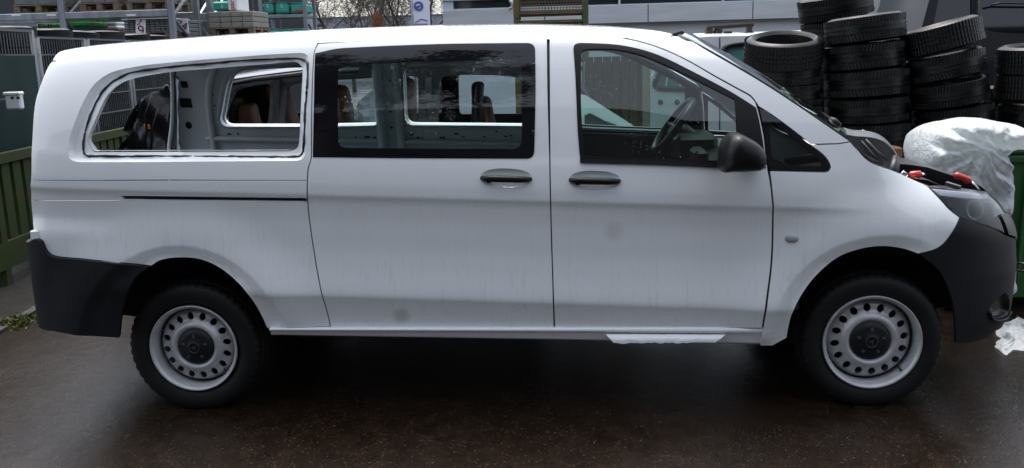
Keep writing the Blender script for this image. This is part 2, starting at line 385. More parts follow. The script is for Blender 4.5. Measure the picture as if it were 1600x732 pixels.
_rows = np.array(sorted(set(np.round(np.concatenate([np.arange(.2, 1.98, .03), [.566, .578, .584, .59, .602, .615, 1.055, 1.07, 1.078, 1.085, 1.092, 1.10, 1.11]]), 4))))
def gridpts(lo, hi, da=.04, rows=None):
    aa = np.arange(lo[0], hi[0], da); vv = [r for r in (_rows if rows is None else rows) if lo[1] < r < hi[1]]
    g = [(x+(i % 2)*da*.5, r) for i, r in enumerate(vv) for x in aa]
    for cx, cz in ARCH:
        if lo[0] < cx < hi[0]+.6 and lo[0]-.6 < cx:
            for r in (R_LIP+.025, R_LIP+.05, R_LIP+.058, R_LIP+.066, R_LIP+.09, R_LIP+.13):
                for t in np.linspace(0, PI, 64):
                    x = cx+r*math.cos(t); z = cz+r*math.sin(t)/.955; g.append((x, z+RAKE*(x-1.7)))
    return np.array(g)
def panel(name, outline, holes, m, parent, off=0.0, thick=.018, grid=.04, far=False, raw=False, inner_face=False, ff=None):
    """a sheet of the flank: outline and holes in (a, v), laid on the surface, edges folded inward"""
    ol = outline if raw else spline(outline, True); hl = holes if raw else [spline(h, True, .012) for h in holes]
    ol = np.array([p[:2] for p in ol]); hl = [np.array([p[:2] for p in h]) for h in hl]
    V, T, bd = cdt(ol, hl, gridpts(ol.min(0), ol.max(0), grid))
    P = surf(V[:, 0], V[:, 1], off); N = surfn(V[:, 0], V[:, 1], off)
    if ff is not None: P = ff(V, P)
    if inner_face: N = -N
    tn = np.cross(P[T[:, 1]]-P[T[:, 0]], P[T[:, 2]]-P[T[:, 0]]); fl = np.einsum('ij,ij->i', tn, N[T[:, 0]]) < 0
    T[fl] = T[fl][:, ::-1]
    n = len(P); verts = [P]; norms = [N]; faces = T.tolist()
    if thick:
        bi = sorted({i for e in bd for i in e}); mp = {b: k for k, b in enumerate(bi)}
        outer = P[bi]; inn = P[bi]-N[bi]*thick; verts += [outer, inn]; norms += [np.zeros_like(outer), np.zeros_like(inn)]; nb = len(bi)
        be = {}
        for t in faces:
            for i in range(3):
                e = (t[i], t[(i+1) % 3])
                if (e[1], e[0]) in be: del be[(e[1], e[0])]
                else: be[e] = 1
        for (i, j) in be:
            if i in mp and j in mp: faces.append([n+mp[j], n+mp[i], n+nb+mp[i], n+nb+mp[j]])
    P = np.concatenate(verts); N = np.concatenate(norms)
    if far:
        P = P*[1, -1, 1]+[0, W, 0]; N = N*[1, -1, 1]; faces = [f[::-1] for f in faces]
    o = obj(name, P, faces, m, parent, True)
    me = o.data; lens = len(T)
    me.normals_split_custom_set_from_vertices([tuple(q) for q in N])
    return o

# ------------------------------------------------------------------ ground
def ground_mat():
    m = mat('wet_asphalt', (.020, .016, .013), rough=.42, spec=.5)
    n = m.node_tree; b = n.nodes['Principled BSDF']; tc = n.nodes.new('ShaderNodeTexCoord')
    def noise(sc, det=5):
        q = n.nodes.new('ShaderNodeTexNoise'); q.inputs['Scale'].default_value = sc; q.inputs['Detail'].default_value = det; n.links.new(tc.outputs['Object'], q.inputs['Vector']); return q
    big = noise(.55); mid = noise(9); 
    vo = n.nodes.new('ShaderNodeTexVoronoi'); vo.inputs['Scale'].default_value = 175; n.links.new(tc.outputs['Object'], vo.inputs['Vector'])
    rp = n.nodes.new('ShaderNodeValToRGB'); e = rp.color_ramp.elements; e[0].position = .35; e[0].color = (.0066, .0038, .0023, 1); e[1].position = .7; e[1].color = (.0135, .0082, .0053, 1)
    n.links.new(mid.outputs['Fac'], rp.inputs[0])
    # stone chips: a few pale ones, one per Voronoi cell
    sp = n.nodes.new('ShaderNodeSeparateColor'); n.links.new(vo.outputs['Color'], sp.inputs[0])
    th = n.nodes.new('ShaderNodeMapRange'); th.inputs['From Min'].default_value = .972; th.inputs['From Max'].default_value = 1.0; n.links.new(sp.outputs[0], th.inputs['Value'])
    mx = n.nodes.new('ShaderNodeMix'); mx.data_type = 'RGBA'; mx.inputs['B'].default_value = (.095, .072, .050, 1)
    gv = n.nodes.new('ShaderNodeMapRange'); gv.inputs['To Min'].default_value = .35; gv.inputs['To Max'].default_value = 2.3; n.links.new(sp.outputs[1], gv.inputs['Value'])
    gm = n.nodes.new('ShaderNodeVectorMath'); gm.operation = 'SCALE'; n.links.new(rp.outputs[0], gm.inputs[0]); n.links.new(gv.outputs[0], gm.inputs['Scale'])
    n.links.new(th.outputs[0], mx.inputs['Factor']); n.links.new(gm.outputs[0], mx.inputs['A']); n.links.new(mx.outputs['Result'], b.inputs['Base Color'])
    rr = n.nodes.new('ShaderNodeMapRange'); rr.inputs['From Min'].default_value = .35; rr.inputs['From Max'].default_value = .68; rr.inputs['To Min'].default_value = .13; rr.inputs['To Max'].default_value = .32
    n.links.new(big.outputs['Fac'], rr.inputs['Value']); n.links.new(rr.outputs[0], b.inputs['Roughness'])
    bp = n.nodes.new('ShaderNodeBump'); bp.inputs['Strength'].default_value = .38; bp.inputs['Distance'].default_value = .003; n.links.new(vo.outputs['Distance'], bp.inputs['Height'])
    b2 = n.nodes.new('ShaderNodeBump'); b2.inputs['Strength'].default_value = .3; b2.inputs['Distance'].default_value = .01; n.links.new(mid.outputs['Fac'], b2.inputs['Height']); n.links.new(bp.outputs[0], b2.inputs['Normal'])
    n.links.new(b2.outputs[0], b.inputs['Normal'])
    return m
struct(obj('ground', [(-300, -300, 0), (300, -300, 0), (300, 300, 0), (-300, 300, 0)], [(0, 1, 2, 3)], ground_mat()))

# ------------------------------------------------------------------ the white van
VB = (1.7, .965, 0)
van = thing('passenger_van', 'long white van without bonnet and tailgate parked side-on on wet asphalt', 'van', VB)

# --- outlines traced on the flank (photograph pixels laid on the body surface)
tail = [(68, 376, 1), (56, 372), (53, 358), (49.5, 332), (48.5, 283), (49.5, 240), (52, 197), (58, 151), (66, 119), (71, 103, 1), (77, 101, 1), (83, 89, 1)]
seam_rear = [(495, 80), (490, 84), (485.5, 246), (480.5, 264), (479, 300), (481, 330), (486, 370), (494, 420), (505, 470), (515.5, 509)]
arch_r = [(418, 513, 1), (406.5, 488.5), (387, 459), (364, 434), (338, 415), (308, 404), (275, 402.6), (249, 407), (236, 415, 1)]
bump_r = [(236, 415, 1), (197, 410.5), (131, 404), (92, 400.6), (77, 394), (68, 376, 1)]
def jointv(a, wj=.875): wj += .085*float(smooth01((a-2.05)/.42)); x = planpt(np.array([a]))[0][0]; return 1.30+(float(_vt(x))-1.30)*wj
a_tail = av(83, 89)[0]; a_sl = av(495, 75)[0]
top_joint = [(a, jointv(a)) for a in np.linspace(a_tail, a_sl, 22)]
quarter = AV(tail[:-1])+[(*top_joint[0], 1)]+top_joint[1:-1]+[(*top_joint[-1], 1)]+AV(seam_rear[1:-1])+[(*av(*seam_rear[-1]), 1)]+AV([(428, 511, 1)])+AV(arch_r)+AV(bump_r[1:-1])
rec_out = [(107, 243), (107, 224), (116, 194), (131, 158), (147.5, 132), (170, 115), (197, 107), (240, 100.5), (320, 93), (400, 86), (470, 80.5, 1), (488.3, 81, 1), (484.2, 249, 1), (480, 251, 1), (240, 253), (125, 253.5), (111, 250)]
rec_hole = AV(rec_out[:11]+[(487.2, 81.5, 1), (483.2, 248.5, 1)]+rec_out[14:])
slot = AV([(187, 305.8, 1), (479.4, 309.6, 1), (479.6, 315.6, 1), (193, 312.3, 1)])
line1 = AV([(52, 281.0, 1), (260, 281.0, 1), (478.6, 281.2, 1), (478.6, 282.2, 1), (260, 282.0, 1), (52, 282.0, 1)])
line2 = AV([(54, 312.7, 1), (190, 312.7, 1), (190, 313.7, 1), (54, 313.7, 1)])
# the recess opens to the seam side, so the panel is cut in two strips round it: keep the outline and cut the recess as a hole just inside the edge
rec_hole = AV([(107, 243), (107, 224), (116, 194), (131, 158), (147.5, 132), (170, 115), (197, 107), (240, 100.5), (320, 93), (400, 87), (455, 83.5), (474, 83.5), (482, 90), (482.5, 110), (480, 180), (477.5, 236), (473, 248), (460, 251.5), (240, 253), (125, 253.5), (111, 250)])
qp = panel('quarter_panel', quarter, [rec_hole, slot, line1, line2], PAINT, van)
win_in = AV([(134, 222), (144, 236.6, 1), (448, 235.6), (464.5, 227), (468, 170), (471, 106), (460, 94), (405, 98.5), (334, 104), (262.5, 110), (215, 118), (186.5, 127.5), (165, 146.5), (148.5, 180), (134.5, 213)])
rec_grow = [(p[0], p[1]) for p in rec_hole]
def recess_depth(V, P):
    N = surfn(V[:, 0], V[:, 1]); R = np.array(spline(rec_hole, True, .012)); d = np.full(len(V), 9.)
    for a, b in zip(R, np.roll(R, -1, 0)):
        ab = b-a; t = np.clip(((V-a) @ ab)/max(ab @ ab, 1e-12), 0, 1); d = np.minimum(d, np.linalg.norm(V-(a+t[:, None]*ab), axis=1))
    return P-N*(.020*smooth01(d/.028))[:, None]
rf = panel('window_flange', rec_hole, [win_in], PAINT, qp, thick=0, ff=recess_depth, grid=.01)
rf.data.normals_split_custom_set_from_vertices([(0, 0, 0)]*len(rf.data.vertices))
bd = AV([(127, 232), (129.5, 208), (144, 165.5), (163, 134.6), (186.5, 117.5), (220, 108.5), (286, 101), (381, 93), (450, 89), (470, 90), (480, 97), (480.5, 127), (476, 175), (474.5, 222), (470, 241), (452, 244.3), (286, 243.3), (134, 243), (128, 238)])
bp_ = np.array(spline(bd, True, .02)); q = recess_depth(bp_, surf(bp_[:, 0], bp_[:, 1], -.003)); q = [p+np.random.randn(3)*.0009 for p in q]; q.append(q[0])
MB().tube(q, [.0050+.0012*math.sin(i*.9)+random.random()*.0016 for i in range(len(q))], 6, False).build('sealant_bead', SEAL, qp, True)
# flange of the window opening (sheet edge folded in)
wi = np.array(spline(win_in, True, .02)); p0 = surf(wi[:, 0], wi[:, 1], .020); p1 = surf(wi[:, 0], wi[:, 1], .055); n = len(wi)
obj('opening_return', np.concatenate([p0, p1]), [(i, (i+1) % n, n+(i+1) % n, n+i) for i in range(n)], PAINT, qp, True)
MB().prism([surf(*p, .03) for p in (slot[0][:2], slot[1][:2], slot[2][:2], slot[3][:2])], (0, .004, 0)).build('slide_rail', DARK, qp)

# sliding door
sl_l = [(491.6, 83.5), (487.5, 246), (482.5, 264), (481, 300), (483, 330), (488, 370), (496, 420), (507, 470)]
slider = AV([(497.5, 69, 1), (560, 65.5), (700, 60), (851, 55.5), (854.5, 56, 1), (855.5, 150), (858, 240), (859, 300), (861, 380), (863.2, 450), (865, 511, 1), (700, 511.5), (517.5, 510.5, 1)]+sl_l[::-1])
def ellipse(cx, cy, rx, ry, n=28, k=2.4, tilt=0):
    out = []
    for i in range(n):
        t = 2*PI*i/n; c, s_ = math.cos(t), math.sin(t); x = rx*math.copysign(abs(c)**(2/k), c); y = ry*math.copysign(abs(s_)**(2/k), s_); out.append((cx+x-y*tilt, cy+y+x*tilt))
    return out
cup_s = AV(ellipse(791, 278.5, 40, 15.0, tilt=.02)); cup_f = AV(ellipse(929.5, 282, 40, 15.0, tilt=.02))
frit_o = AV([(492.8, 83.5, 1), (533, 75.5), (684, 69), (815, 67.3), (830, 68.5), (836, 76), (837, 142), (835, 236), (832, 244.5), (824, 247.8), (613, 246.6), (489, 245.5, 1), (490.8, 160)])
door_s = panel('sliding_door', slider, [cup_s, AV([(495.0, 86, 1), (533, 77.5), (684, 71), (813, 69.3), (828, 70.5), (834, 78), (835, 142), (833, 235), (830, 242), (823, 245.5), (613, 244.3), (491, 243.5, 1), (492.6, 160)])], PAINT, van)
pane_h = AV([(528.6, 110), (535, 104), (556, 101), (648.7, 96.6), (791, 93), (808.5, 96), (815, 106.6), (815.5, 160), (815, 220), (808.5, 231), (791, 232.7), (660, 232), (542, 231), (531.5, 227.4), (528.6, 216.7), (528.3, 160)])
fr = panel('window_border', frit_o, [pane_h], FRIT, door_s, off=-.003, thick=.006)
panel('window_pane', pane_h, [], TINT, door_s, off=-.003, thick=0)
def handle(door, cup, cx, cy):
    c = np.array([p[:2] for p in cup]); cen = c.mean(0); rings = []; 
    for s_, dp in ((1.0, 0), (.95, .003), (.8, .010), (.5, .016), (.1, .018)):
        q = cen+(c-cen)*s_; rings.append(surf(q[:, 0], q[:, 1], dp))
    n = len(c); V = np.concatenate(rings); F = [(k*n+i, (k+1)*n+i, (k+1)*n+(i+1) % n, k*n+(i+1) % n) for k in range(4) for i in range(n)]
    F.append(tuple(range(4*n, 5*n))[::-1])
    fixn(obj('handle_cup', V, F, PAINT, door, True))
    pts = []; rr = []
    for t in np.linspace(-1, 1, 17):
        a, v = av(cx+39*t, cy+.9*t); arch = -.020*(1-t**6); pts.append(surf(a, v, arch+.004)+[0, 0, .003]); rr.append(.0172*(.55+.45*(1-abs(t)**5)))
    mb = MB().tube(pts, rr, 10)
    o = mb.build('door_handle', SMOOTHBLK, door, True)
    a, v = av(cx-27, cy); p = surf(a, v, -.016); MB().lathe([(0, -.008), (.015, -.008), (.017, 0), (.017, .02)], 16, 'y', p).build('handle_cap', SMOOTHBLK, o, True)
handle(door_s, cup_s, 791, 280.3); handle(door_s, cup_f, 929.5, 284) if False else None
for (px, py) in ((834.5, 103), (833.5, 208)):
    p = surf(*av(px, py), -.006); MB().bbox(p-[.006, .004, .013], p+[.006, .006, .013], .002).build('glass_clip', SEAL, door_s)

# front door
fd_top = [(859, 56.5, 1), (922, 56.5), (975, 61), (1024, 73.7), (1069.5, 93.5), (1118, 120.8), (1158, 143), (1172, 151), (1180, 161), (1186, 181), (1192.5, 211.5), (1196.6, 248), (1199, 266), (1202, 281), (1204.5, 300), (1206.5, 330), (1205.5, 380), (1203, 420), (1195.5, 479)]
fdoor = AV(fd_top+[(1190, 512.5, 1), (1030, 512.3), (867.5, 511.3, 1), (865.2, 450), (863, 380), (861, 300), (860.2, 240), (859.5, 150)])
blk_o = [(896, 76), (898.5, 69.5), (907.6, 67.3), (963, 70), (1007.5, 79), (1042.7, 92.3), (1095.6, 118.7), (1139.6, 142), (1168, 159.5), (1181, 168, 1), (1186.5, 190), (1192, 222), (1196.8, 263, 1), (1125, 261), (1037, 257), (907, 253, 1), (903, 207), (899, 119)]
blk_hole = [(898, 77), (900.5, 71), (907.6, 69.3), (963, 72), (1007.5, 81), (1042.7, 94.3), (1095.6, 120.7), (1139.6, 144), (1168, 161.5), (1178, 169, 1), (1183.5, 190), (1189, 222), (1193.8, 261, 1), (1125, 259), (1037, 255), (909, 251, 1), (905, 207), (901, 119)]
door_f = panel('front_door', fdoor, [cup_f, AV(blk_hole)], PAINT, van)
handle(door_f, cup_f, 929.5, 283.5)
fg = AV([(908, 88), (910, 80), (917, 77.3), (963.4, 77.6), (1007.5, 88), (1066, 114), (1110, 136), (1148.4, 155.4, 1), (1151.4, 207), (1152, 252, 1), (1123.5, 251), (1007.5, 246.5), (913, 242, 1), (909.5, 195), (907.6, 148)])
panel('window_frame', AV(blk_o), [fg], SMOOTHBLK, door_f, off=-.004, thick=.02)
panel('window_pane', fg, [], CLEAR, door_f, off=.004, thick=0)
lip = AV([(906, 248.5, 1), (1037, 252.5), (1125, 256.5, 1), (1125, 261.5, 1), (1037, 257.6), (907, 253.6, 1)])
panel('window_sill_strip', lip, [], SMOOTHBLK, door_f, off=-.012, thick=.012)

# side frame above the front door and down the windscreen pillar
a_hd = av(1056, 60)[0]
pil_top = [(1062, 60), (1100, 77), (1150, 105), (1200, 135.5), (1250, 168), (1290, 195.5), (1327, 220.5)]
sf_j = [(a, jointv(a)) for a in np.linspace(a_sl+.004, a_hd-.06, 24)]
frame = [(*sf_j[0], 1)]+sf_j[1:-1]+[(*sf_j[-1],)]+AV(pil_top[:-1])+AV([(1327, 221, 1), (1310, 223.6), (1267.5, 225, 1), (1233.4, 198), (1204.7, 177.7), (1185.5, 165.5, 1), (1181.5, 158.5), (1173.5, 149), (1159, 140.6), (1118.7, 118.5), (1069.5, 91.3), (1024, 71.5), (975, 58.8), (922, 54.3), (857, 54, 1), (851, 53.3), (700, 57.8), (560, 63.3), (496.3, 67, 1)])
panel('side_frame', frame, [], PAINT, van, thick=.005)
for nm, l_, r_ in (('door_seal', [(850, 58), (851.5, 150), (854, 240), (856, 380), (859, 509)], [(866, 58), (866, 150), (867, 240), (869, 380), (873, 509)]),
                   ('door_seal', [(483, 90), (479, 246), (473, 264), (472, 300), (478, 370), (487, 420), (508, 507)], [(501, 90), (496, 246), (490, 264), (489, 300), (495, 370), (504, 420), (526, 507)]),
                   ('door_seal', [(1176, 165), (1189, 225), (1197, 285), (1199, 330), (1198, 390), (1190, 470), (1184, 509)], [(1194, 168), (1203, 225), (1211, 285), (1217, 330), (1216, 390), (1207, 470), (1200, 509)]),
                   ('door_seal', [(500, 62.5), (700, 54.5), (925, 51), (978, 55.5), (1027, 68), (1120, 114), (1176, 145)], [(500, 73), (700, 65), (925, 61), (972, 65.5), (1020, 78), (1115, 125), (1168, 156)])):
    panel(nm, AV(l_)+AV(r_[::-1]), [], SEAL, van, off=.020, thick=0)
# quarter light
tri = AV([(1186.5, 168.5, 1), (1204.7, 179.5), (1233.4, 200), (1266, 227), (1286, 243), (1296, 256.6), (1296.3, 264.3), (1289, 268.3), (1233, 266.4), (1202, 265, 1), (1198, 240), (1194, 205)])
tri_in = AV([(1201, 186, 1), (1230, 207), (1262, 233), (1283, 251), (1285, 257), (1280, 260), (1233, 257.5), (1207, 256, 1), (1204, 225)])
ql = panel('quarter_light', tri, [tri_in], FRIT, van, off=-.001, thick=.02)
panel('window_pane', tri_in, [], glass('dark_quarter_glass', (.10, .125, .12), ior=1.5, drops=False), ql, off=-.001, thick=0)

# front wing
arch_f = [(1229, 528, 1), (1231, 515), (1239, 487), (1254, 458), (1278, 427.6), (1311, 401), (1344, 388.7), (1376.7, 384.6), (1409.5, 388), (1435, 396.3, 1)]
wing_l = [(1203.5, 267.5, 1), (1205.5, 281), (1207.5, 300), (1209.5, 330), (1208.5, 380), (1206, 420), (1199, 479), (1193.5, 512), (1188, 540, 1)]
wing = AV([(1268, 227, 1), (1310, 225.6), (1328.5, 222.5, 1), (1332, 227), (1341, 236.5), (1353.4, 250), (1369.4, 258.8), (1392.5, 266.7), (1401, 270), (1441, 288), (1449, 292.5, 1), (1468, 312), (1482, 327.4), (1498.6, 340.5, 1), (1484.7, 367), (1473.8, 380.7), (1460, 389.7)]
          + arch_f[::-1]+[(1207, 540, 1)]+wing_l[::-1]+[(1233, 268.5), (1289, 270), (1297.5, 265.5), (1297.3, 256), (1287.5, 242)])
wg = panel('front_wing', wing, [], PAINT, van)
rep = AV(ellipse(1237, 372.5, 10.5, 6.2)); 
c = np.array([p[:2] for p in rep]); cen = c.mean(0); V = []
for s_, dp in ((1.04, .002), (1, -.004), (.8, -.009), (.4, -.012), (.05, -.0125)): q = cen+(c-cen)*s_; V.append(surf(q[:, 0], q[:, 1], dp))
n = len(c); LENSG = mat('clear_grey_lens', (.30, .31, .32), rough=.15, spec=.6)
fixn(obj('side_repeater', np.concatenate(V), [(k*n+i, k*n+(i+1) % n, (k+1)*n+(i+1) % n, (k+1)*n+i) for k in range(4) for i in range(n)]+[tuple(range(4*n, 5*n))], LENSG, wg, True))
# inner edge of the wing: drain channel dropping into the engine bay
gl = np.array(spline(AV([(1332, 227), (1341, 236.5), (1353.4, 250), (1369.4, 258.8), (1392.5, 266.7), (1401, 270), (1441, 288), (1449, 292.5)]), step=.03))
e0 = surf(gl[:, 0], gl[:, 1]); V = np.concatenate([e0, e0+[0, .035, .002], e0+[0, .055, -.05], e0+[0, .09, -.12]]); n = len(e0)
obj('wing_channel', V, [(k*n+i, k*n+i+1, (k+1)*n+i+1, (k+1)*n+i) for k in range(3) for i in range(n-1)], PAINT, wg, True)

# far flank: wing, front door, pillar mirrored; rear flank with its window openings and pressed inner panel
panel('front_wing', wing, [], PAINT, van, far=True); panel('side_frame', frame, [], PAINT, van, far=True)
fdf = panel('front_door', fdoor, [AV(blk_hole)], PAINT, van, far=True)
panel('window_frame', AV(blk_o), [fg], SMOOTHBLK, fdf, off=-.004, far=True); panel('window_pane', fg, [], CLEAR, fdf, off=.004, thick=0, far=True)
wing_hole = AV([(1203, 268, 1), (1233, 268.5), (1268, 227, 1)])
card = spline(AV([(868, 252, 1), (1190, 266, 1), (1192, 500, 1), (868, 500, 1)]), True)
panel('door_card', card, [], SMOOTHBLK, fdf, off=.07, thick=0, far=True, raw=False, inner_face=True)
strip_ = AV([(868, 244, 1), (1190, 257, 1), (1190, 270, 1), (868, 256, 1)])
panel('door_cap_rail', strip_, [], INNER, fdf, off=.065, thick=-.03, far=True, inner_face=True)
panel('quarter_light', tri, [tri_in], FRIT, van, off=-.001, thick=.02, far=True)
def fp(px, py, *c): x, y, z = at(px, py, 1.80); return (x, z+RAKE*(x-1.7), *c)
op1 = [fp(346, 185), fp(350, 193), fp(358, 195.5), fp(480, 195.3), fp(585, 193), fp(593, 189), fp(595, 178), fp(595, 120), fp(590, 107), fp(578, 102), fp(480, 101), fp(400, 104.5), fp(378, 110), fp(366, 121), fp(358, 140), fp(349, 172)]
op2 = [fp(634, 180), fp(637, 189), fp(645, 193), fp(760, 194), fp(868, 195), fp(877, 190), fp(878, 180), fp(876, 115), fp(868, 104), fp(855, 100), fp(760, 98), fp(650, 100), fp(638, 105), fp(634, 116)]
xe = 1.93
far_ol = [fp(262, 112, 1), fp(263, 190), fp(258, 250), fp(262, 330, 1), (.05, .86, 1), (.45, .52, 1), (xe, .44, 1), (xe, 1.30), (xe, jointv(xe), 1)]+[(a, jointv(a)) for a in np.linspace(1.6, -.5, 12)]+[(fp(266, 112)[0]+.01, jointv(-.74), 1)]
fo = panel('far_side_panel', far_ol, [op1, op2], PAINT, van, far=True, thick=.03)
fi = panel('inner_side_panel', far_ol, [op1, op2], INNER, van, off=.075, thick=-.045, far=True, inner_face=True)
# swages, rails and holes of the inner panel
def inner_bar(pts, r, nm='inner_rail'):
    q = [np.array([p[0], W-.02-.075-(surf(p[0], p[1])[1]), p[1]-RAKE*(p[0]-1.7)]) for p in spline(pts, step=.03)]
    return MB().tube(q, r, 8).build(nm, INNER, fi, True)
for o_, nm in ((op1, 'window_surround'), (op2, 'window_surround')):
    cc = np.array([p[:2] for p in spline(o_, True, .02)]); cen = cc.mean(0); d_ = cc-cen; gq = cen+d_*(1+.035/np.linalg.norm(d_, axis=1))[:, None]
    q = [np.array([p[0], W-.075-surf(p[0], p[1])[1]+.004, p[1]-RAKE*(p[0]-1.7)]) for p in gq]; q.append(q[0]); MB().tube(q, .016, 8, False).build(nm, INNER, fi, True)
inner_bar([(-.52, 1.165), (.2, 1.17), (.68, 1.175)], .018); inner_bar([(.86, 1.175), (1.4, 1.175), (1.9, 1.175)], .018)
inner_bar([(-.5, 1.05), (.2, 1.05), (.68, 1.05)], .02); inner_bar([(.86, 1.05), (1.9, 1.05)], .02)
inner_bar([(.70, .6), (.70, 1.2), (.705, 1.5), (.715, 1.72)], .035, 'inner_pillar'); inner_bar([(.83, .6), (.83, 1.2), (.835, 1.5), (.84, 1.72)], .03, 'inner_pillar')
inner_bar([(-.46, .9), (-.47, 1.1), (-.47, 1.3), (-.44, 1.5), (-.36, 1.66)], .022, 'inner_pillar')
HOLE = mat('hole_dark', (.01, .01, .011), rough=.9)
def inner_hole(px, py, w_, h_, rnd=True):
    a, v, *_ = fp(px, py); n = 12 if rnd else 4
    ol = [(a+w_*math.cos(2*PI*i/n), v+w_*math.sin(2*PI*i/n)) for i in range(n)] if rnd else [(a-w_, v-h_), (a+w_, v-h_), (a+w_, v+h_), (a-w_, v+h_)]
    panel('panel_hole', ol, [], HOLE, fi, off=.078, thick=0, grid=.5, far=True, raw=True, inner_face=True)
for px, py, w_, h_, r_ in ((271, 113.5, .012, .006, 0), (289, 132, .028, .022, 0), (287, 161, .052, .032, 0), (290, 196.5, .026, 0, 1), (269, 133, .006, 0, 1), (269, 171, .006, 0, 1), (268, 210, .006, 0, 1), (268, 216, .006, 0, 1),
                           (334, 134, .006, 0, 1), (335, 148, .006, 0, 1), (330, 156, .006, 0, 1), (336, 165, .006, 0, 1), (355, 210.5, .014, .005, 0), (369, 210, .007, 0, 1), (350, 219, .007, 0, 1), (355, 219, .007, 0, 1), (398, 219, .007, 0, 1),
                           (424, 218.5, .008, 0, 1), (430, 218, .008, 0, 1), (436, 216, .007, 0, 1), (442, 216, .007, 0, 1), (457, 218, .009, 0, 1),
                           (554, 216, .007, 0, 1), (572, 215, .018, .006, 0), (584, 216, .01, .005, 0), (612, 126, .008, 0, 1), (610, 175, .008, 0, 1), (611, 200, .009, 0, 1), (642, 211, .014, .008, 0), (652, 216, .008, 0, 1), (657, 216, .008, 0, 1), (687, 216, .008, 0, 1), (692, 216, .008, 0, 1),
                           (712, 210, .014, .006, 0), (723, 215, .01, .005, 0), (756, 215, .009, .005, 0), (775, 206, .008, 0, 1), (790, 214, .01, .005, 0), (798, 213, .01, .005, 0)):
    inner_hole(px, py, w_, h_, r_)
# far rear pillar return (the tailgate is missing, so its edge shows)
pe = np.array(spline([p[:2] for p in (fp(262, 100), fp(263, 190), fp(258, 250), fp(262, 330))], step=.05))
q0 = surf(pe[:, 0], pe[:, 1]); q0[:, 1] = W-q0[:, 1]; q1 = q0+[-.004, -.070, 0]; q2 = q1+[.016, -.006, 0]; q3 = q2+[.006, .012, 0]; n = len(pe)
obj('tailgate_pillar', np.concatenate([q0, q1, q2, q3]), [(k*n+i, k*n+i+1, (k+1)*n+i+1, (k+1)*n+i) for k in range(3) for i in range(n-1)], INNER, fi, True)

# roof: loft from the near joint over the crown to the far joint
def roof_pt(a, t):                                   # t 0 = joint, 1 = centre line
    v0 = jointv(a); P0 = surf(a, v0); d = surf(a, v0)-surf(a, v0-.01); d /= np.linalg.norm(d); x = P0[0]
    zt = float(_vt(x))-RAKE*(x-1.7)
    P1 = P0+d*.085; P2 = np.array([x, P0[1]+.17, zt-.002]); P3 = np.array([x, .965, zt+.014])
    u = t; return (1-u)**3*P0+3*(1-u)**2*u*P1+3*(1-u)*u*u*P2+u**3*P3
aa = np.linspace(a_tail, a_hd-.06, 70); tt = np.linspace(0, 1, 26)**1.5; V = []; R_ = 0
for a in aa:
    row = [roof_pt(a, t) for t in tt]; k = (a-aa[0])/(aa[-1]-aa[0]); fwd = max(0, (k-.9)/.1)
    row = [p+np.array([.10*fwd*t-.05*max(0, (.06-k)/.06)*t, 0, -.012*fwd*t]) for p, t in zip(row, tt)]
    full = row+[p*[1, -1, 1]+[0, W, 0] for p in row[-2::-1]]; V += full; R_ = len(full)
roof = fixn(obj('roof', V, [(i*R_+j, i*R_+j+1, (i+1)*R_+j+1, (i+1)*R_+j) for i in range(len(aa)-1) for j in range(R_-1)], PAINT, van, True))
if roof.data.polygons[5].normal.z < 0: roof.data.flip_normals()
hdr = V[-R_:]; tl = V[:R_]
MB().tube([np.array(p)+[-.01, 0, -.02] for p in hdr[3:-3:2]], .022, 6).build('header_rail', PAINT, roof, True)
MB().tube([np.array(p)+[.012, 0, -.022] for p in tl[2:-2:2]], .024, 6).build('tail_rail', PAINT, roof, True)
for xr in (.1, .8, 1.45):
    i = int(np.argmin(abs(np.array([V[k*R_][0] for k in range(len(aa))])-xr))); rr = V[i*R_:(i+1)*R_]
    MB().tube([np.array(p)+[0, 0, -.03] for p in rr[6:-6:2]], .018, 6).build('roof_bow', INNER, roof, True)

# windscreen
pe = np.array(spline(AV(pil_top), step=.05)); E0 = surf(pe[:, 0], pe[:, 1], .012); V = []; ns = 15
for k, p in enumerate(E0):
    for j in range(ns):
        s_ = j/(ns-1); b = 1-(2*s_-1)**2; q = np.array([p[0], p[1]+(W-2*p[1])*s_, p[2]])+np.array([.13, 0, .055])*b*(.75+.25*k/len(E0)); V.append(q)
ws = fixn(obj('windscreen', V, [(k*ns+j, k*ns+j+1, (k+1)*ns+j+1, (k+1)*ns+j) for k in range(len(E0)-1) for j in range(ns-1)], CLEAR, van, True))
for sgn in (0, 1):
    q = [p*[1, -1, 1]+[0, W, 0] if sgn else p for p in E0]; MB().tube([p+[0, .006*(1-2*sgn), .004] for p in q], .009, 6).build('screen_seal', SMOOTHBLK, ws, True)

# front end: bumper, headlamps, grille
a_c = A1-.002
def z2v(a, z): x = planpt(np.array([a]))[0][0]; return z+RAKE*(x-1.7)
fb_top = AV([(1435, 396.3, 1), (1460, 389.7), (1473.8, 380.7), (1484.7, 367), (1498.6, 340.5, 1), (1520, 346.6), (1553, 358.5), (1570, 368)])
aF, vF = fb_top[-1][:2]
fb_in = AV([(1443.7, 402.7), (1468, 424.6), (1484.7, 460), (1491.5, 495.6), (1493, 536, 1)])[::-1]
bot = AV([(1515, 535), (1545, 526)])
fbo = fb_top+[(aF+.12, vF-.03), (a_c, z2v(a_c, .62), 1), (a_c, z2v(a_c, .33), 1), (aF+.15, z2v(aF+.15, .335)), (aF-.02, z2v(aF-.02, .345))]+bot[::-1]+[(*fb_in[0][:2], 1)]+fb_in[1:]
fog = AV([(1545, 486), (1549, 476), (1560, 464), (1570, 458), (1576, 470), (1575, 486), (1569, 493), (1553, 497)])
fbm = panel('front_bumper', fbo, [fog], PLAST, van, off=-.004, thick=.014)
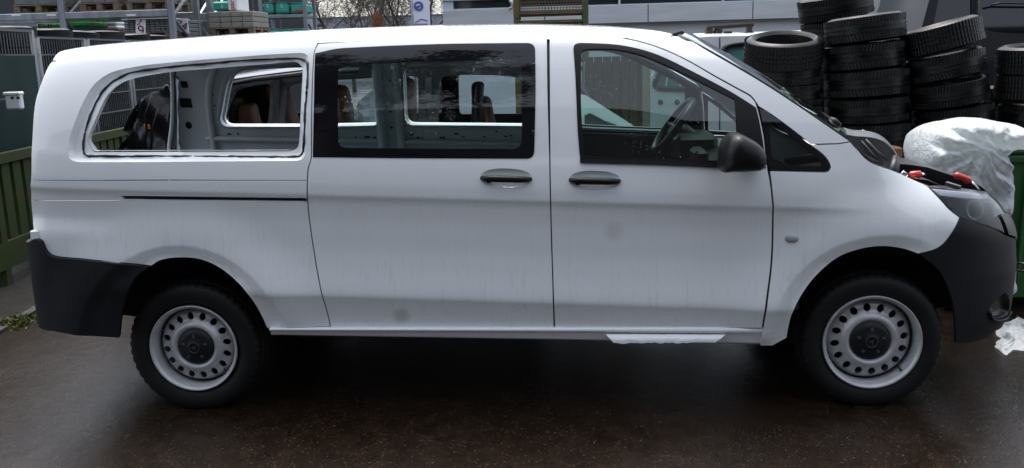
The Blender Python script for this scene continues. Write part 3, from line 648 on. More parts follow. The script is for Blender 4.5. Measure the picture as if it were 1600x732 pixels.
fbm2 = panel('front_bumper', fbo, [], PLAST, van, off=-.004, thick=.03, far=True)
fc = np.array([p[:2] for p in spline(fog, True, .012)]); cen = fc.mean(0); V = []
for s_, dp in ((1, -.004), (.9, .008), (.82, .025), (.3, .028)): q = cen+(fc-cen)*s_; V.append(surf(q[:, 0], q[:, 1], dp))
n = len(fc); fixn(obj('fog_lamp_pocket', np.concatenate(V), [(k*n+i, k*n+(i+1) % n, (k+1)*n+(i+1) % n, (k+1)*n+i) for k in range(3) for i in range(n)]+[tuple(range(3*n, 4*n))], SMOOTHBLK, fbm, True))
q = [surf(*p[:2], -.012) for p in spline(AV([(1544, 487), (1547, 497), (1556, 501), (1570, 497), (1578, 488)]), step=.02)]
MB().tube(q, .007, 8).build('bumper_lip', PLAST, fbm, True)
hl = AV([(1451, 293.5, 1), (1509, 299.0), (1542, 303.6), (1557, 311), (1567, 326), (1571.5, 347), (1571, 365, 1), (1553, 356.5), (1520, 345.6), (1500, 339.5, 1), (1482.5, 325.5), (1469, 311)])
HLD = mat('lamp_housing', (.006, .0065, .008), rough=.3, spec=.3)
hm = panel('headlamp', hl, [], HLD, van, off=.040, thick=0)
panel('lamp_lens', hl, [], LENS, hm, off=-.002, thick=0)
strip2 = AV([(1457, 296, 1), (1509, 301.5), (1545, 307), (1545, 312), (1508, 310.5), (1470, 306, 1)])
panel('lens_highlight', strip2, [], mat('painted_lens_highlight', (.75, .77, .80), .18, .6), hm, off=.008, thick=.012)  # bright strip painted in as the sky's reflection along the lens top
for cx_, cy_, rx_, ry_, m_ in ((1533, 329, 15, 17, CHROME), (1533, 329, 11, 13, SMOOTHBLK), (1497, 319, 11, 9, SMOOTHBLK)):
    panel('lamp_reflector', AV(ellipse(cx_, cy_, rx_, ry_, k=2)), [], m_, hm, off=.034 if m_ is CHROME else .030, thick=.008)
panel('headlamp', hl, [], HLD, van, off=.01, thick=.03, far=True)
gr = [(aF+.03, vF+.10, 1), (a_c, z2v(a_c, .86), 1), (a_c, z2v(a_c, .63), 1), (aF+.12, vF-.02), (aF+.02, vF+.004, 1)]
g1 = panel('grille', gr, [], SMOOTHBLK, van, off=-.012, thick=.05); panel('grille', gr, [], SMOOTHBLK, van, off=-.012, thick=.05, far=True)

# rear bumper (wraps round to the tail)
rb_top = AV([(68, 376.5, 1), (77, 395), (92, 401.6), (131, 405), (197, 411.5), (235, 416, 1)])
rb_in = AV([(216, 430), (203, 452), (195, 480), (191, 508), (190, 525, 1)])
aT, vT = rb_top[0][:2]; a70 = av(70, 511)[0]
rbo = rb_top+rb_in+AV([(150, 523), (100, 517.5), (70, 511)])+[(a70-.05, z2v(-.8, .505)), (a70-.10, z2v(-.81, .535)), (a70-.18, z2v(-.83, .56)), (A0+.4, z2v(-.85, .57)), (A0+.002, z2v(-.86, .57), 1), (A0+.002, z2v(-.86, .90), 1), (A0+.4, z2v(-.85, .90)), (aT-.10, z2v(aT, .91)), (aT-.03, vT+.012)]
panel('rear_bumper', rbo, [], PLAST, van, off=-.024, thick=.04); panel('rear_bumper', rbo, [], PLAST, van, off=-.024, thick=.04, far=True)
# bare bracket above the rear bumper where the tail lamp was
p = surf(*av(58, 366), -.004); MB().bbox(p+[-.03, -.008, -.03], p+[.012, .03, .02], .006).build('lamp_bracket', PAINT, van)

# sills
for far in (False, True):
    V = []; xs = np.linspace(.43, 2.93, 60)
    for x in xs:
        zt = float(np.interp(x, [.46, 2.87], [.462, .440])); zb = float(np.interp(x, [.46, 1.97, 2.87], [.417, .376, .345])); h = zt-zb
        for y, k in ((.075, 0), (.040, .02), (.026, .08), (.024, .22), (.034, .36), (.042, .48), (.046, .85), (.055, 1.0), (.10, 1.02)): V.append((x, W-y if far else y, zt-h*k))
    si = fixn(obj('sill', V, [(i*9+j, i*9+j+1, (i+1)*9+j+1, (i+1)*9+j) for i in range(len(xs)-1) for j in range(8)], PAINT, van, True))
    if not far: SILL = si
# protective film hanging off the sill below the front door
FILM = mat('white_film', (.72, .74, .76), rough=.3, spec=.5, bump=(60, .6, .006))
top = [at(x, 522.0+ (x-945)*.004, .030) for x in np.linspace(946, 1134, 30)]; botm = [at(x, y, .002) for x, y in zip(np.linspace(958, 1116, 30), 536.5-1.5*np.linspace(0, 1, 30)+.8*np.random.randn(30))]
V = []; nn = 7
for a, b in zip(top, botm):
    for j in range(nn): t = j/(nn-1); p = a*(1-t)+b*t; V.append(p+[0, -.010*math.sin(PI*t)-.004+random.uniform(-.002, .002), .004*math.sin(PI*t)])
obj('torn_film_strip', V, [(i*nn+j, (i+1)*nn+j, (i+1)*nn+j+1, i*nn+j+1) for i in range(29) for j in range(nn-1)], FILM, SILL, True)

# underbody, floor, wheel housings, firewall, dashboard
MB().bbox((.5, .16, .36), (2.9, W-.16, .56), .03).bbox((-.8, .20, .52), (-.52, W-.2, .62), .02).bbox((-.8, .62, .38), (3.9, W-.62, .50), .03).build('underbody', DARK, van)
MB().bbox((-.83, .42, .60), (3.0, W-.42, .64), .008).bbox((.56, .11, .601), (2.9, .42, .639), .004).bbox((.56, W-.42, .601), (2.9, W-.11, .639), .004).build('cargo_floor', FLOORM, van)
for x in np.arange(-.7, 2.9, .22): MB().bbox((x, .43, .640), (x+.05, W-.43, .650), .004).build('floor_rib', FLOORM, van)
for cx, cz in ARCH:
    for sgn in (0, 1):
        prof = [(.50, 0), (.505, .12), (.505, .34), (.0, .36)]; V = []; F = []; n = 30
        for k in range(n+1):
            t = .16+(PI-.32)*k/n
            for r, y in prof: yo = .040+float(np.interp(cx+r*math.cos(t), _pl[:, 0][6:], _pl[:, 1][6:])); V.append((cx+r*math.cos(t), max(yo, y+.04) if not sgn else W-max(yo, y+.04), cz+.02+r*math.sin(t)))
        for k in range(n):
            for i in range(3): F.append((k*4+i, k*4+i+1, k*4+5+i, k*4+4+i))
        obj('wheel_housing', V, F, DARK, van, True)
MB().bbox((3.03, .1, .5), (3.07, W-.1, 1.12), .01).build('firewall', DARK, van)
db = MB(); sec = [(2.62, .78), (2.58, 1.02), (2.66, 1.13), (2.85, 1.20), (3.05, 1.19), (3.20, 1.12), (3.20, .78)]
db.prism([(x, .12, z) for x, z in sec], (0, W-.24, 0)); dash = fixn(db.build('dashboard', SMOOTHBLK, van))
MB().bbox((2.60, 1.24, 1.10), (2.86, 1.66, 1.27), .03).build('instrument_hood', SMOOTHBLK, dash)
MB().bbox((2.66, .86, .85), (2.74, 1.08, 1.22), .02).build('centre_stack', SMOOTHBLK, dash)
# steering wheel, left-hand drive: on the far side
sc_ = at(1052, 196, 1.45); ax = np.array([-.80, 0, .60]); e1 = np.array([0, 1., 0]); e2 = np.cross(ax, e1)
q = [sc_+.19*(e1*math.cos(t)+e2*math.sin(t)) for t in np.linspace(0, 2*PI, 41)]
st = MB().tube(q, .022, 8, False).build('steering_wheel', SMOOTHBLK, van, True)
MB().tube([sc_+ax*.0, sc_-ax*.3], [.06, .05], 10).build('steering_column', SMOOTHBLK, st, True)
for t in (0, PI, -PI/2): MB().beam(sc_, sc_+.18*(e1*math.cos(t)+e2*math.sin(t)), .035, .015).build('spoke', SMOOTHBLK, st)

# door mirror
mo = np.array([(1124.5, 266.5), (1124, 250), (1126, 232), (1133, 216), (1144, 207.5), (1153, 207.5), (1166, 213.5), (1180, 222), (1190, 233), (1193.5, 246), (1191, 258), (1182, 264.5), (1155, 266.5), (1135, 267)])
ms = np.array(spline([tuple(p) for p in mo], True, 4)); mp_ = np.array([at(px, py, -.15) for px, py in ms]); cen = mp_.mean(0); V = []
lay = ((-.02, .55, .05), (-.05, .82, .03), (-.09, .97, .0), (-.14, 1.0, 0), (-.20, .99, -.0), (-.245, .93, -.0), (-.275, .80, -.0), (-.293, .5, 0), (-.298, .1, 0))
for y, s_, dx in lay:
    for p in mp_: V.append((cen[0]+(p[0]-cen[0])*s_+dx, y, cen[2]+(p[2]-cen[2])*s_))
n = len(mp_); F = [(k*n+i, k*n+(i+1) % n, (k+1)*n+(i+1) % n, (k+1)*n+i) for k in range(len(lay)-1) for i in range(n)]+[tuple(range((len(lay)-1)*n, len(lay)*n))]
mir = fixn(obj('door_mirror', V, F, SMOOTHBLK, door_f, True))
p = at(1176, 255, -.06); MB().bbox(p-[.05, .04, .035], p+[.05, .09, .03], .02).build('mirror_foot', SMOOTHBLK, mir)
jn = [np.array([cen[0]+(q[0]-cen[0])*1.004, y, cen[2]+(q[2]-cen[2])*1.004]) for y, q in [(-.14, at(1131, 219, -.15))]]

# cowl, engine bay, wipers
COWL = mat('grey_cowl_plastic', (.030, .032, .035), rough=.42, col2=(.05, .05, .052), scale=(12, 12, 12), bump=(200, .4, .001))
cw = [(1312, 208), (1335, 207), (1360, 209), (1378, 215), (1392, 227), (1400, 240), (1403, 258), (1398, 268), (1385, 262), (1366, 254), (1349, 243), (1334, 226)]
cs = np.array(spline(cw, True, 5)); V = []; 
for Y, s_ in ((.30, .93), (.34, 1.0), (.55, 1.0), (.60, .97)):
    P = np.array([at(px, py, .45) for px, py in cs]); c_ = P.mean(0); V += [(c_[0]+(p[0]-c_[0])*s_+(Y-.45)*.28, Y, c_[2]+(p[2]-c_[2])*s_) for p in P]
n = len(cs); cow = fixn(obj('cowl_cover', V, [(k*n+i, k*n+(i+1) % n, (k+1)*n+(i+1) % n, (k+1)*n+i) for k in range(3) for i in range(n)]+[tuple(range(n)), tuple(range(3*n, 4*n))], COWL, van, True, auto=40))
for k, (a, b) in enumerate((((1345, 220), (1376, 252)), ((1352, 218), (1386, 250)), ((1345, 238), (1378, 256)))):
    MB().tube([at(a[0], a[1], .305), at((a[0]+b[0])/2, (a[1]+b[1])/2+2, .285), at(*b, .305)], .009, 6).build('cowl_rib', COWL, cow, True)
p = at(1394, 258, .12); MB().tube([at(1400, 245, .16), at(1396, 262, .13), at(1391, 278, .11)], [.016, .022, .03], 8).build('bonnet_buffer', SEAL, van, True)
wp = MB().tube([at(1297, 186, .42), at(1303, 190, .40), at(1312, 197, .38)], [.012, .02, .016], 8).tube([at(1300, 188, .42), at(1240, 150, .95)], .008, 6).build('wiper_arm', SMOOTHBLK, van, True)
bay = MB().bbox((3.15, .30, .72), (3.75, 1.60, .95), .03).bbox((3.22, .35, .95), (3.50, .75, 1.06), .02).bbox((3.55, .40, .93), (3.80, 1.2, 1.0), .03).bbox((3.2, .9, .95), (3.6, 1.5, 1.08), .04).build('engine_block', SMOOTHBLK, van)
MB().tube([(3.2, .5, 1.08), (3.4, .48, 1.11), (3.6, .6, 1.06), (3.75, .9, 1.03)], .022, 8).build('coolant_hose', SEAL, bay, True)
MB().tube([(3.25, 1.2, 1.10), (3.45, 1.1, 1.14), (3.65, .95, 1.08), (3.85, .8, 1.0)], .028, 8).build('air_hose', SEAL, bay, True)
# lock carrier panel across the nose
lc = [(1402, 256), (1425, 258), (1450, 262), (1480, 272), (1515, 282), (1534, 292), (1542, 300), (1500, 294), (1455, 288), (1430, 279)]
Pn = [at(px, py, .66) for px, py in lc]; lk = fixn(MB().prism(Pn, (.10, .55, -.02)).build('lock_carrier', SMOOTHBLK, van))
MB().prism([at(px, py, .40) for px, py in ((1418, 278), (1450, 282), (1470, 290), (1452, 291))], (.02, .2, 0)).build('carrier_bracket', SMOOTHBLK, lk)
MB().beam(at(1478, 287, .50), at(1500, 294, .45), .03, .02).build('carrier_clip', COWL, lk)
# far wing top line seen over the bay
# ---- wheels
def make_wheel(first):
    t = bpy.data.objects.new('wheel', None); C.objects.link(t); WL[t] = Vector((0, 0, 0)); t.parent = van
    tp = []
    R = .352
    prof = [(.226, .032), (.236, .012), (.256, .000), (.288, -.006), (.322, -.002), (.337, .012), (.344, .026), (.347, .045), (.339, .048), (.339, .055), (.350, .058), (.352, .085), (.343, .088), (.343, .097), (.352, .100), (.352, .125), (.343, .128), (.343, .137), (.350, .140), (.347, .165), (.33, .185), (.30, .20), (.25, .195), (.226, .18)]
    n = 144; V = []; F = []; m = len(prof)
    for k in range(n):
        a = 2*PI*k/n
        for i, (r, y) in enumerate(prof):
            if 5 <= i <= 7 and k % 3 == 0: r -= .008
            z = r*math.sin(a); z = max(z, -.333); V.append((r*math.cos(a), y, z))
    for k in range(n):
        for i in range(m-1): F.append((k*m+i, k*m+i+1, ((k+1) % n)*m+i+1, ((k+1) % n)*m+i))
    ty = fixn(obj('tyre', V, F, RUB, t, True, world=False))
    mb = MB().lathe([(.205, .10), (.200, .03), (.204, .018), (.209, .004), (.214, .000), (.2195, -.006), (.2225, -.003), (.2215, .012), (.208, .022)], 64).lathe([(.2, .10), (.19, .16), (.19, .19)], 64)
    rim = fixn(mb.build('rim', RIMM, t, True, world=False))
    # disc with 16 oval holes
    outl = [(.190*math.cos(x), .190*math.sin(x)) for x in np.linspace(0, 2*PI, 80, False)]; hub = [(.05*math.cos(x), .05*math.sin(x)) for x in np.linspace(0, 2*PI, 30, False)]; holes = [hub]
    for k in range(16):
        a = 2*PI*(k+.3)/16; c_, s_ = math.cos(a), math.sin(a); holes.append([((.1565+.0195*math.cos(x))*c_-.0168*math.sin(x)*s_, (.1565+.0195*math.cos(x))*s_+.0168*math.sin(x)*c_) for x in np.linspace(0, 2*PI, 18, False)])
    gp = [(r*math.cos(x), r*math.sin(x)) for r in (.062, .075, .085, .092, .099, .106, .113, .120, .127, .134, .178) for x in np.linspace(0, 2*PI, 72, False)]
    V2, T, bdy = cdt(np.array(outl), [np.array(h) for h in holes], gp); rr = np.hypot(V2[:, 0], V2[:, 1])
    yy = pchip([0, .085, .095, .108, .122, .134, .142, .170, .180, .192], [.045, .045, .036, .022, .026, .040, .046, .050, .060, .085])(rr)
    P = np.stack([V2[:, 0], yy, V2[:, 1]], -1); n0 = len(P)
    hb = [e for e in bdy if np.hypot(*V2[e[0]]) > .06 and np.hypot(*V2[e[0]]) < .188]; ex = sorted({i for e in hb for i in e}); mp2 = {b: k for k, b in enumerate(ex)}
    P2 = np.concatenate([P, P[ex], P[ex]+[0, .012, 0]]); Fc = T.tolist()+[[n0+mp2[i], n0+mp2[j], n0+len(ex)+mp2[j], n0+len(ex)+mp2[i]] for i, j in hb]
    disc = fixn(obj('rim_disc', P2, Fc, RIMM, t, True, world=False, auto=50))
    if disc.data.polygons[0].normal.y > 0: disc.data.flip_normals()
    obj('brake_shield', *(lambda b: (b.v, b.f))(MB().lathe([(.02, .13), (.185, .13), (.185, .15)], 40)), DARK, t, True, world=False)
    cap = fixn(MB().lathe([(0, .012), (.030, .011), (.034, .014), (.060, .017), (.080, .022), (.092, .033), (.092, .05)], 40).build('hub_cap', CAPM, t, True, world=False, auto=35))
    for k in range(5):
        a = 2*PI*k/5+.3; c_, s_ = math.cos(a), math.sin(a); MB().beam((.050*c_, .0155, .050*s_), (.066*c_, .0185, .066*s_), .012, .006, (0, 1, 0)).build('bolt_cover', mat('bolt_cover_grey', (.05, .055, .06), .4) if 'bolt_cover_grey' not in MATS else MATS['bolt_cover_grey'], cap, world=False)
    star = MB(); q = [(.026*math.cos(x), .0085, .026*math.sin(x)) for x in np.linspace(0, 2*PI, 33)]; star.tube(q, .0022, 6, False)
    for k in range(3):
        a = PI/2+2*PI*k/3-.6; star.add([(.0252*math.cos(a), .007, .0252*math.sin(a)), (.0045*math.cos(a+PI/3), .007, .0045*math.sin(a+PI/3)), (0, .004, 0), (.0045*math.cos(a-PI/3), .007, .0045*math.sin(a-PI/3))], [(0, 1, 2), (0, 2, 3)])
    star.build('emblem', mat('emblem_grey', (.06, .065, .07), .3, .5), cap, True, world=False)
    MB().tube([(.13, .05, -.125), (.142, .018, -.14)], [.005, .006], 6).build('valve', SEAL, t, True, world=False)
    return t
wh = make_wheel(True)
def copy_tree(o, parent):
    c = o.copy(); C.objects.link(c); c.parent = parent
    for ch in o.children: copy_tree(ch, c)
    return c
def setw(o, x, y, rz, spin): o.location = (x-VB[0], y-VB[1], .335-VB[2]); o.rotation_euler = (0, 0, rz)
ws_ = [wh]+[copy_tree(wh, van) for _ in range(3)]
for w_, k_ in zip(ws_, (1.03, 1.075, 1.03, 1.075)):
    for ch in w_.children:
        if not ch.name.startswith('tyre'): ch.scale = (k_, 1, k_)
setw(ws_[0], 0, .095, 0, 0); setw(ws_[1], 3.43, .095, -.04, 0); setw(ws_[2], 0, W-.095, PI, 0); setw(ws_[3], 3.43, W-.095, PI-.04, 0)

# ================================================================== the yard
def px_box(px0, py0, px1, py1, Y, depth):            # box whose front face fills a pixel rectangle at depth Y
    a = at(px0, py1, Y); b = at(px1, py0, Y); return (min(a[0], b[0]), Y, min(a[2], b[2])), (max(a[0], b[0]), Y+depth, max(a[2], b[2]))
def fpanel(name, poly, holes, m, parent=None, thick=.03, Y=None, grid=.12, loc=None, fy=None):
    """flat sheet in an x-z plane; poly in (x, z)"""
    V, T, bd = cdt(np.array([p[:2] for p in poly]), [np.array([p[:2] for p in h]) for h in holes], [(x, z) for x in np.arange(min(p[0] for p in poly), max(p[0] for p in poly), grid) for z in np.arange(min(p[1] for p in poly), max(p[1] for p in poly), grid)])
    yy = np.full(len(V), float(Y)) if fy is None else fy(V); P = np.stack([V[:, 0], yy, V[:, 1]], -1); n = len(P)
    F = T.tolist()
    if thick:
        P = np.concatenate([P, P+[0, thick, 0]]); F = F+[[i+n for i in t[::-1]] for t in T.tolist()]+[[j, i, i+n, j+n] for i, j in bd]
    return fixn(obj(name, P, F, m, parent, False, loc))
def XZ(pts, Y, step=.06, closed=True): return [tuple(p) for p in spline([(*at(p[0], p[1], Y)[[0, 2]], *p[2:]) for p in pts], closed, step)]
ORD = ['topmost', 'second', 'third', 'fourth', 'fifth', 'sixth', 'seventh', 'eighth', 'ninth', 'tenth', 'eleventh', 'twelfth', 'thirteenth']
GREENP = mat('mossy_green_paint', (.030, .050, .013), rough=.65, spec=.3, col2=(.060, .042, .016), scale=(5, 5, 9), thr=(.5, .68), bump=(40, .4, .004))
GALV = mat('galvanised_steel', (.30, .33, .36), rough=.45, metal=.5, col2=(.21, .23, .26), scale=(8, 8, 2))
RUSTG = mat('rusty_green_steel', (.05, .07, .03), rough=.7, col2=(.14, .07, .025), scale=(9, 9, 9), thr=(.42, .6))
TARP = mat('dark_green_tarp', (.004, .020, .018), rough=.65, spec=.25, col2=(.006, .026, .024), scale=(2, 2, 4))
WHITEP = mat('white_plastic', (.72, .74, .76), rough=.4)
WOOD = mat('weathered_pallet_wood', (.20, .145, .085), rough=.8, col2=(.10, .075, .05), scale=(20, 6, 20))
DWOOD = mat('dark_wet_wood', (.055, .038, .026), rough=.7, col2=(.03, .022, .016), scale=(20, 6, 20))
STONE = mat('grey_paving_stone', (.17, .18, .18), rough=.85, col2=(.12, .125, .13), scale=(6, 6, 6))
BEIGE = mat('buff_concrete_block', (.27, .26, .225), rough=.85, col2=(.20, .19, .17), scale=(5, 5, 5))

# ---- strip of soil and moss in front of the slatted fence, with an edging stone
FD = np.array((-.08, 1.0, 0)); F0 = np.array((-2.69, 2.65, 0))
def FL(t, off=0, z=0): n = np.array((1.0, .08, 0)); return F0+FD*t+n*off+np.array((0, 0, z))
SOIL = mat('damp_soil', (.012, .0105, .0085), rough=.8, spec=.25, col2=(.005, .0045, .004), scale=(6, 6, 6), bump=(30, .7, .02))
struct(obj('verge', [FL(-4, .66, .004), FL(9, .66, .004), FL(9, -6, .004), FL(-4, -6, .004)], [(0, 1, 2, 3)], SOIL))
kerb = thing('kerb_edging', 'row of low concrete edging stones along the mossy verge', 'kerb', tuple(FL(0, .63)))
KM = mat('edging_concrete', (.06, .057, .05), rough=.85, col2=(.025, .028, .022), scale=(9, 9, 9), bump=(60, .5, .004))
for i in range(14):
    t = -3.5+i*.6; MB().prism([FL(t+.006, .60), FL(t+.006, .67), FL(t+.594, .67), FL(t+.594, .60)], (0, 0, .028+random.uniform(-.006, .004))).build('edging_stone', KM, kerb)
def leaf_mass(name, pts, size, m, parent=None, flat=.4):
    V = []; F = []
    for p in pts:
        p = np.array(p); a = np.random.randn(3); a[2] *= flat; a /= np.linalg.norm(a); b = np.cross(a, np.random.randn(3)); b /= np.linalg.norm(b); s = size*random.uniform(.5, 1.3); n = len(V)
        V += [p-a*s, p+b*s*.4, p+a*s, p-b*s*.4]; F.append((n, n+1, n+2, n+3))
    return obj(name, V, F, m, parent)
MOSS = mat('moss_green', (.055, .085, .018), rough=.8, col2=(.11, .12, .03), scale=(12, 12, 12))
pts = []
for k in range(9000):
    t = random.uniform(-1.2, 3.5); o = random.gauss(.70, .05)+.04*math.sin(t*7); c_ = math.sin(t*5.3)+math.sin(t*11.1+1)
    if c_ > -.2+random.random()*.6: pts.append(FL(t, o, random.uniform(0, .035)*max(.2, c_)))
g = leaf_mass('moss_and_grass', pts, .018, MOSS, flat=1.6); g['kind'] = 'stuff'; g['label'] = 'green moss and weeds growing along the edging stones'; g['category'] = 'moss'

# ---- green slatted fence
fen = thing('slatted_fence', 'low mossy green slatted fence at the left behind the van', 'fence', tuple(F0))
for z0, z1, nm in ((1.0, 1.08, 'top_rail'), (.14, .36, 'bottom_board'), (.60, .66, 'middle_rail')):
    o0 = .03 if nm != 'middle_rail' else -.09; MB().prism([FL(-1.6, o0, z0), FL(5.2, o0, z0), FL(5.2, o0-.07, z0), FL(-1.6, o0-.07, z0)], (0, 0, z1-z0)).build(nm, GREENP, fen)
sl0 = None
for i in range(38):
    t = -1.5+i*.178; p = MB().prism([FL(0, 0)-F0, FL(.125, 0)-F0, FL(.125, -.035)-F0, FL(0, -.035)-F0], (0, 0, .70))
    if sl0 is None: sl0 = p.build('slat', GREENP, fen, world=False); o = sl0
    else: o = instance(sl0, 'slat', fen)
    o.location = FD*t+np.array((random.uniform(-.006, .006), 0, .33+random.uniform(-.02, .0)))
for t in (-1.5, .08, 1.7, 3.3, 4.9): MB().prism([FL(t, .028), FL(t+.09, .028), FL(t+.09, -.10), FL(t, -.10)], (0, 0, 1.03)).build('fence_post', GREENP, fen)

# ---- wire mesh fence behind it
WIRE = mat('fence_wire', (.13, .14, .145), rough=.5, metal=.4)
POSTM = mat('dull_fence_post', (.12, .13, .14), rough=.5, metal=.4)
def mesh_panel(t0, t1, label, h=2.1, lean=.0):
    p = thing('mesh_fence_panel', label, 'fence', tuple(FL(t0, -.16)), 'wire mesh fence panels behind the slatted fence')
    mb = MB()
    for k in range(int((t1-t0)/.05)): t = t0+.05+k*.05; mb.beam(FL(t, -.16, .1), FL(t, -.16, h-.02), .006)
    o = mb.build('vertical_wires', WIRE, p); o['kind'] = 'stuff'
    for z in np.arange(.2, h, .21): MB().beam(FL(t0, -.155, z), FL(t1, -.155, z), .012).build('cross_wire', WIRE, p)
    for t in (t0+.02, t1-.02): MB().tube([FL(t, -.16, 0), FL(t, -.16, h)], .022, 8).build('mesh_post', POSTM, p, True)
    MB().beam(FL(t0, -.16, h), FL(t1, -.16, h), .02).build('top_wire', POSTM, p)
mesh_panel(-2.2, 1.42, 'wire mesh fence panel that carries the dark green tarp')
mesh_panel(1.47, 2.5, 'narrow wire mesh fence panel just right of the green tarp', 2.04)
mesh_panel(2.55, 3.6, 'wire mesh fence panel seen left of centre through the open rear window', 2.04)
mesh_panel(3.65, 6.4, 'wire mesh fence panel behind the crumpled black car', 2.04)
V = []; nu, nv_ = 26, 20
for i in range(nu):
    for j in range(nv_):
        t = -2.15+3.52*i/(nu-1); z = .75+1.13*j/(nv_-1); V.append(FL(t, -.135+.025*math.sin(t*5+z*2)*(1-j/(nv_-1))+.01*math.sin(t*13), z+.012*math.sin(t*4)*(j == nv_-1)))
tag(obj('tarp', V, [(i*nv_+j, (i+1)*nv_+j, (i+1)*nv_+j+1, i*nv_+j+1) for i in range(nu-1) for j in range(nv_-1)], TARP, smooth=True), 'dark green privacy tarp tied to the mesh fence at far left', 'tarp')
mbx = thing('mailbox', 'small white letter box hanging on the dark green tarp', 'mailbox', tuple(at(20, 172, 3.2)))
lo, hi = px_box(9, 147, 30, 172, 3.2, .06); MB().bbox(lo, hi, .012).build('box_body', WHITEP, mbx)
MB().bbox((lo[0]-.006, lo[1]-.010, hi[2]-.012), (hi[0]+.006, hi[1]+.005, hi[2]+.018), .008).build('lid', WHITEP, mbx)
for px in (19, 28): l2, h2 = px_box(px-2, 151.5, px+2, 155, 3.197, .004); MB().box(l2, h2).build('name_plate', SEAL, mbx)
MB().bbox((lo[0]-.16, lo[1]+.02, lo[2]+.05), (lo[0]+.005, lo[1]+.04, lo[2]+.09), .004).build('bracket', GALV, mbx)

# ---- tyres: three kinds of tread, copied one by one
def tyre_mesh(R, Rin, wd, lugs, kind, seed):
    rnd = random.Random(seed); n = lugs*4; pr = []
    sw = [(Rin, .10), (Rin+.012, .02), (Rin+.04, -.006), (R-.060, -.008), (R-.030, .004), (R-.014, .018), (R-.005, .036)]
    tr = [(.040, 0), (.044, 0), (.30, 0), (.305, .007), (.345, .007), (.35, 0), (.48, 0), (.485, .007), (.525, .007), (.53, 0), (.65, 0), (.655, .007), (.695, .007), (.70, 0), (.955, 0)]
    prof = [(r, y*wd/.2 if y > .05 else y) for r, y in sw]+[(R-d, wd*k) for k, d in tr[1:]]+[(r, wd-(y if y <= .05 else wd*.5)) for r, y in sw[::-1]]
    V = []; F = []; m = len(prof)
    for k in range(n):
        for i, (r, y) in enumerate(prof):
            sh = 0
            if 5 <= i <= m-6:
                fr = (y/wd-.5); sh = (abs(fr)*.16 if kind == 0 else fr*.12 if kind == 1 else 0)
                if (k % 4 == 0) and (abs(fr) > .17 or kind == 2): r = r-.005
            a = 2*PI*k/n+sh; V.append((r*math.cos(a), r*math.sin(a), y))
    for k in range(n):
        for i in range(m-1): F.append((k*m+i, k*m+i+1, ((k+1) % n)*m+i+1, ((k+1) % n)*m+i))
    # inner liner
    o = fixn(obj('tyre', V, F, RUBW, None, True, auto=38)); return o
TY = [tyre_mesh(.318, .215, .200, 76, 0, 1), tyre_mesh(.312, .21, .195, 88, 1, 2), tyre_mesh(.325, .222, .210, 66, 2, 3)]
tyused = [False]*3
def put_tyre(kind, c, tilt, label, group, s=1.0):     # c: centre of the tyre's lower face
    if not tyused[kind]: o = TY[kind]; tyused[kind] = True
    else: o = TY[kind].copy(); C.objects.link(o)
    o.location = c; o.rotation_euler = (tilt[0], tilt[1], random.uniform(0, 6.28)); o.scale = (s, s, s)
    o.rotation_mode = 'XYZ'; o['label'] = label; o['category'] = 'tyre'; o['group'] = group
    M = Matrix.Rotation(tilt[1], 3, 'Y') @ Matrix.Rotation(tilt[0], 3, 'X') @ Matrix.Rotation(random.uniform(0, 6.28), 3, 'Z'); o.rotation_euler = M.to_euler()
def stack(path, zs, tilts, desc, kinds, group, scales=None):
    """path: function z -> (x, y); zs from the top down"""
    for i, z in enumerate(zs):
        x, y = path(z); sc_ = 1.0 if scales is None else scales[min(i, len(scales)-1)]
        put_tyre(kinds[i % len(kinds)], (x+random.uniform(-.012, .012), y+random.uniform(-.012, .012), z), tilts[min(i, len(tilts)-1)],
                 '%s tyre %sof %s' % (ORD[i], '' if i == 0 else 'from top ', desc), group, sc_)
G1 = 'tyres stacked behind the front of the van'
def lin(z0, x0, z1, x1, y): return lambda z: (x0+(x1-x0)*(z-z0)/(z1-z0), y)
stack(lin(1.9, 3.80, 0, 3.90, 3.62), [1.64, 1.455, 1.28, 1.105, .92, .73, .54, .36, .18, 0], [(.22, -.03), (.02, -.05), (.0, -.03), (.0, .01), (0, 0)], 'the stack nearest the windscreen', [2, 1, 1, 0], G1, [1.0, .93, .92, .92, .93, .95])
stack(lin(1.8, 4.48, 0, 4.62, 3.65), [1.80, 1.575, 1.355, 1.135, .91, .685, .46, .23, 0], [(-.03, -.10), (-.02, -.08), (.0, -.06), (.02, -.05), (0, -.02), (0, 0)], 'the tall chevron-tread stack above the cowl', [0, 0, 0, 1], G1, [1.02, 1.04, 1.08, 1.08, 1.08])
stack(lin(1.75, 5.12, 0, 5.42, 3.60), [1.72, 1.49, 1.27, 1.055, .845, .635, .425, .21, 0], [(-.05, -.25), (-.03, -.20), (.02, -.16), (0, -.13), (0, -.08), (0, -.03)], 'the leaning stack above the white foil', [2, 0, 1, 0], G1, [.98, .99, 1.0, 1.0])
stack(lin(1.7, 5.88, 0, 5.95, 3.55), [1.52, 1.29, 1.06, .85, .64, .42, .21, 0], [(.06, -.06), (.0, 0)], 'the stack cut by the right picture edge', [2, 2, 1], G1, [1.0])
stack(lin(1.9, 4.47, 0, 4.45, 4.45), [2.02, 1.80, 1.58, 1.37, 1.16, .97, .78, .58, .39, .19, 0], [(.05, -.16), (.02, -.05), (0, 0)], 'the rear stack above the chevron-tread stack', [1, 0, 2], G1, [1.06, .95])
stack(lin(1.9, 5.15, 0, 5.2, 4.38), [1.56, 1.365, 1.17, .97, .78, .58, .39, .19, 0], [(0, .05), (0, 0)], 'the short rear stack in the gap above the cowl', [0, 1], G1, [.98])
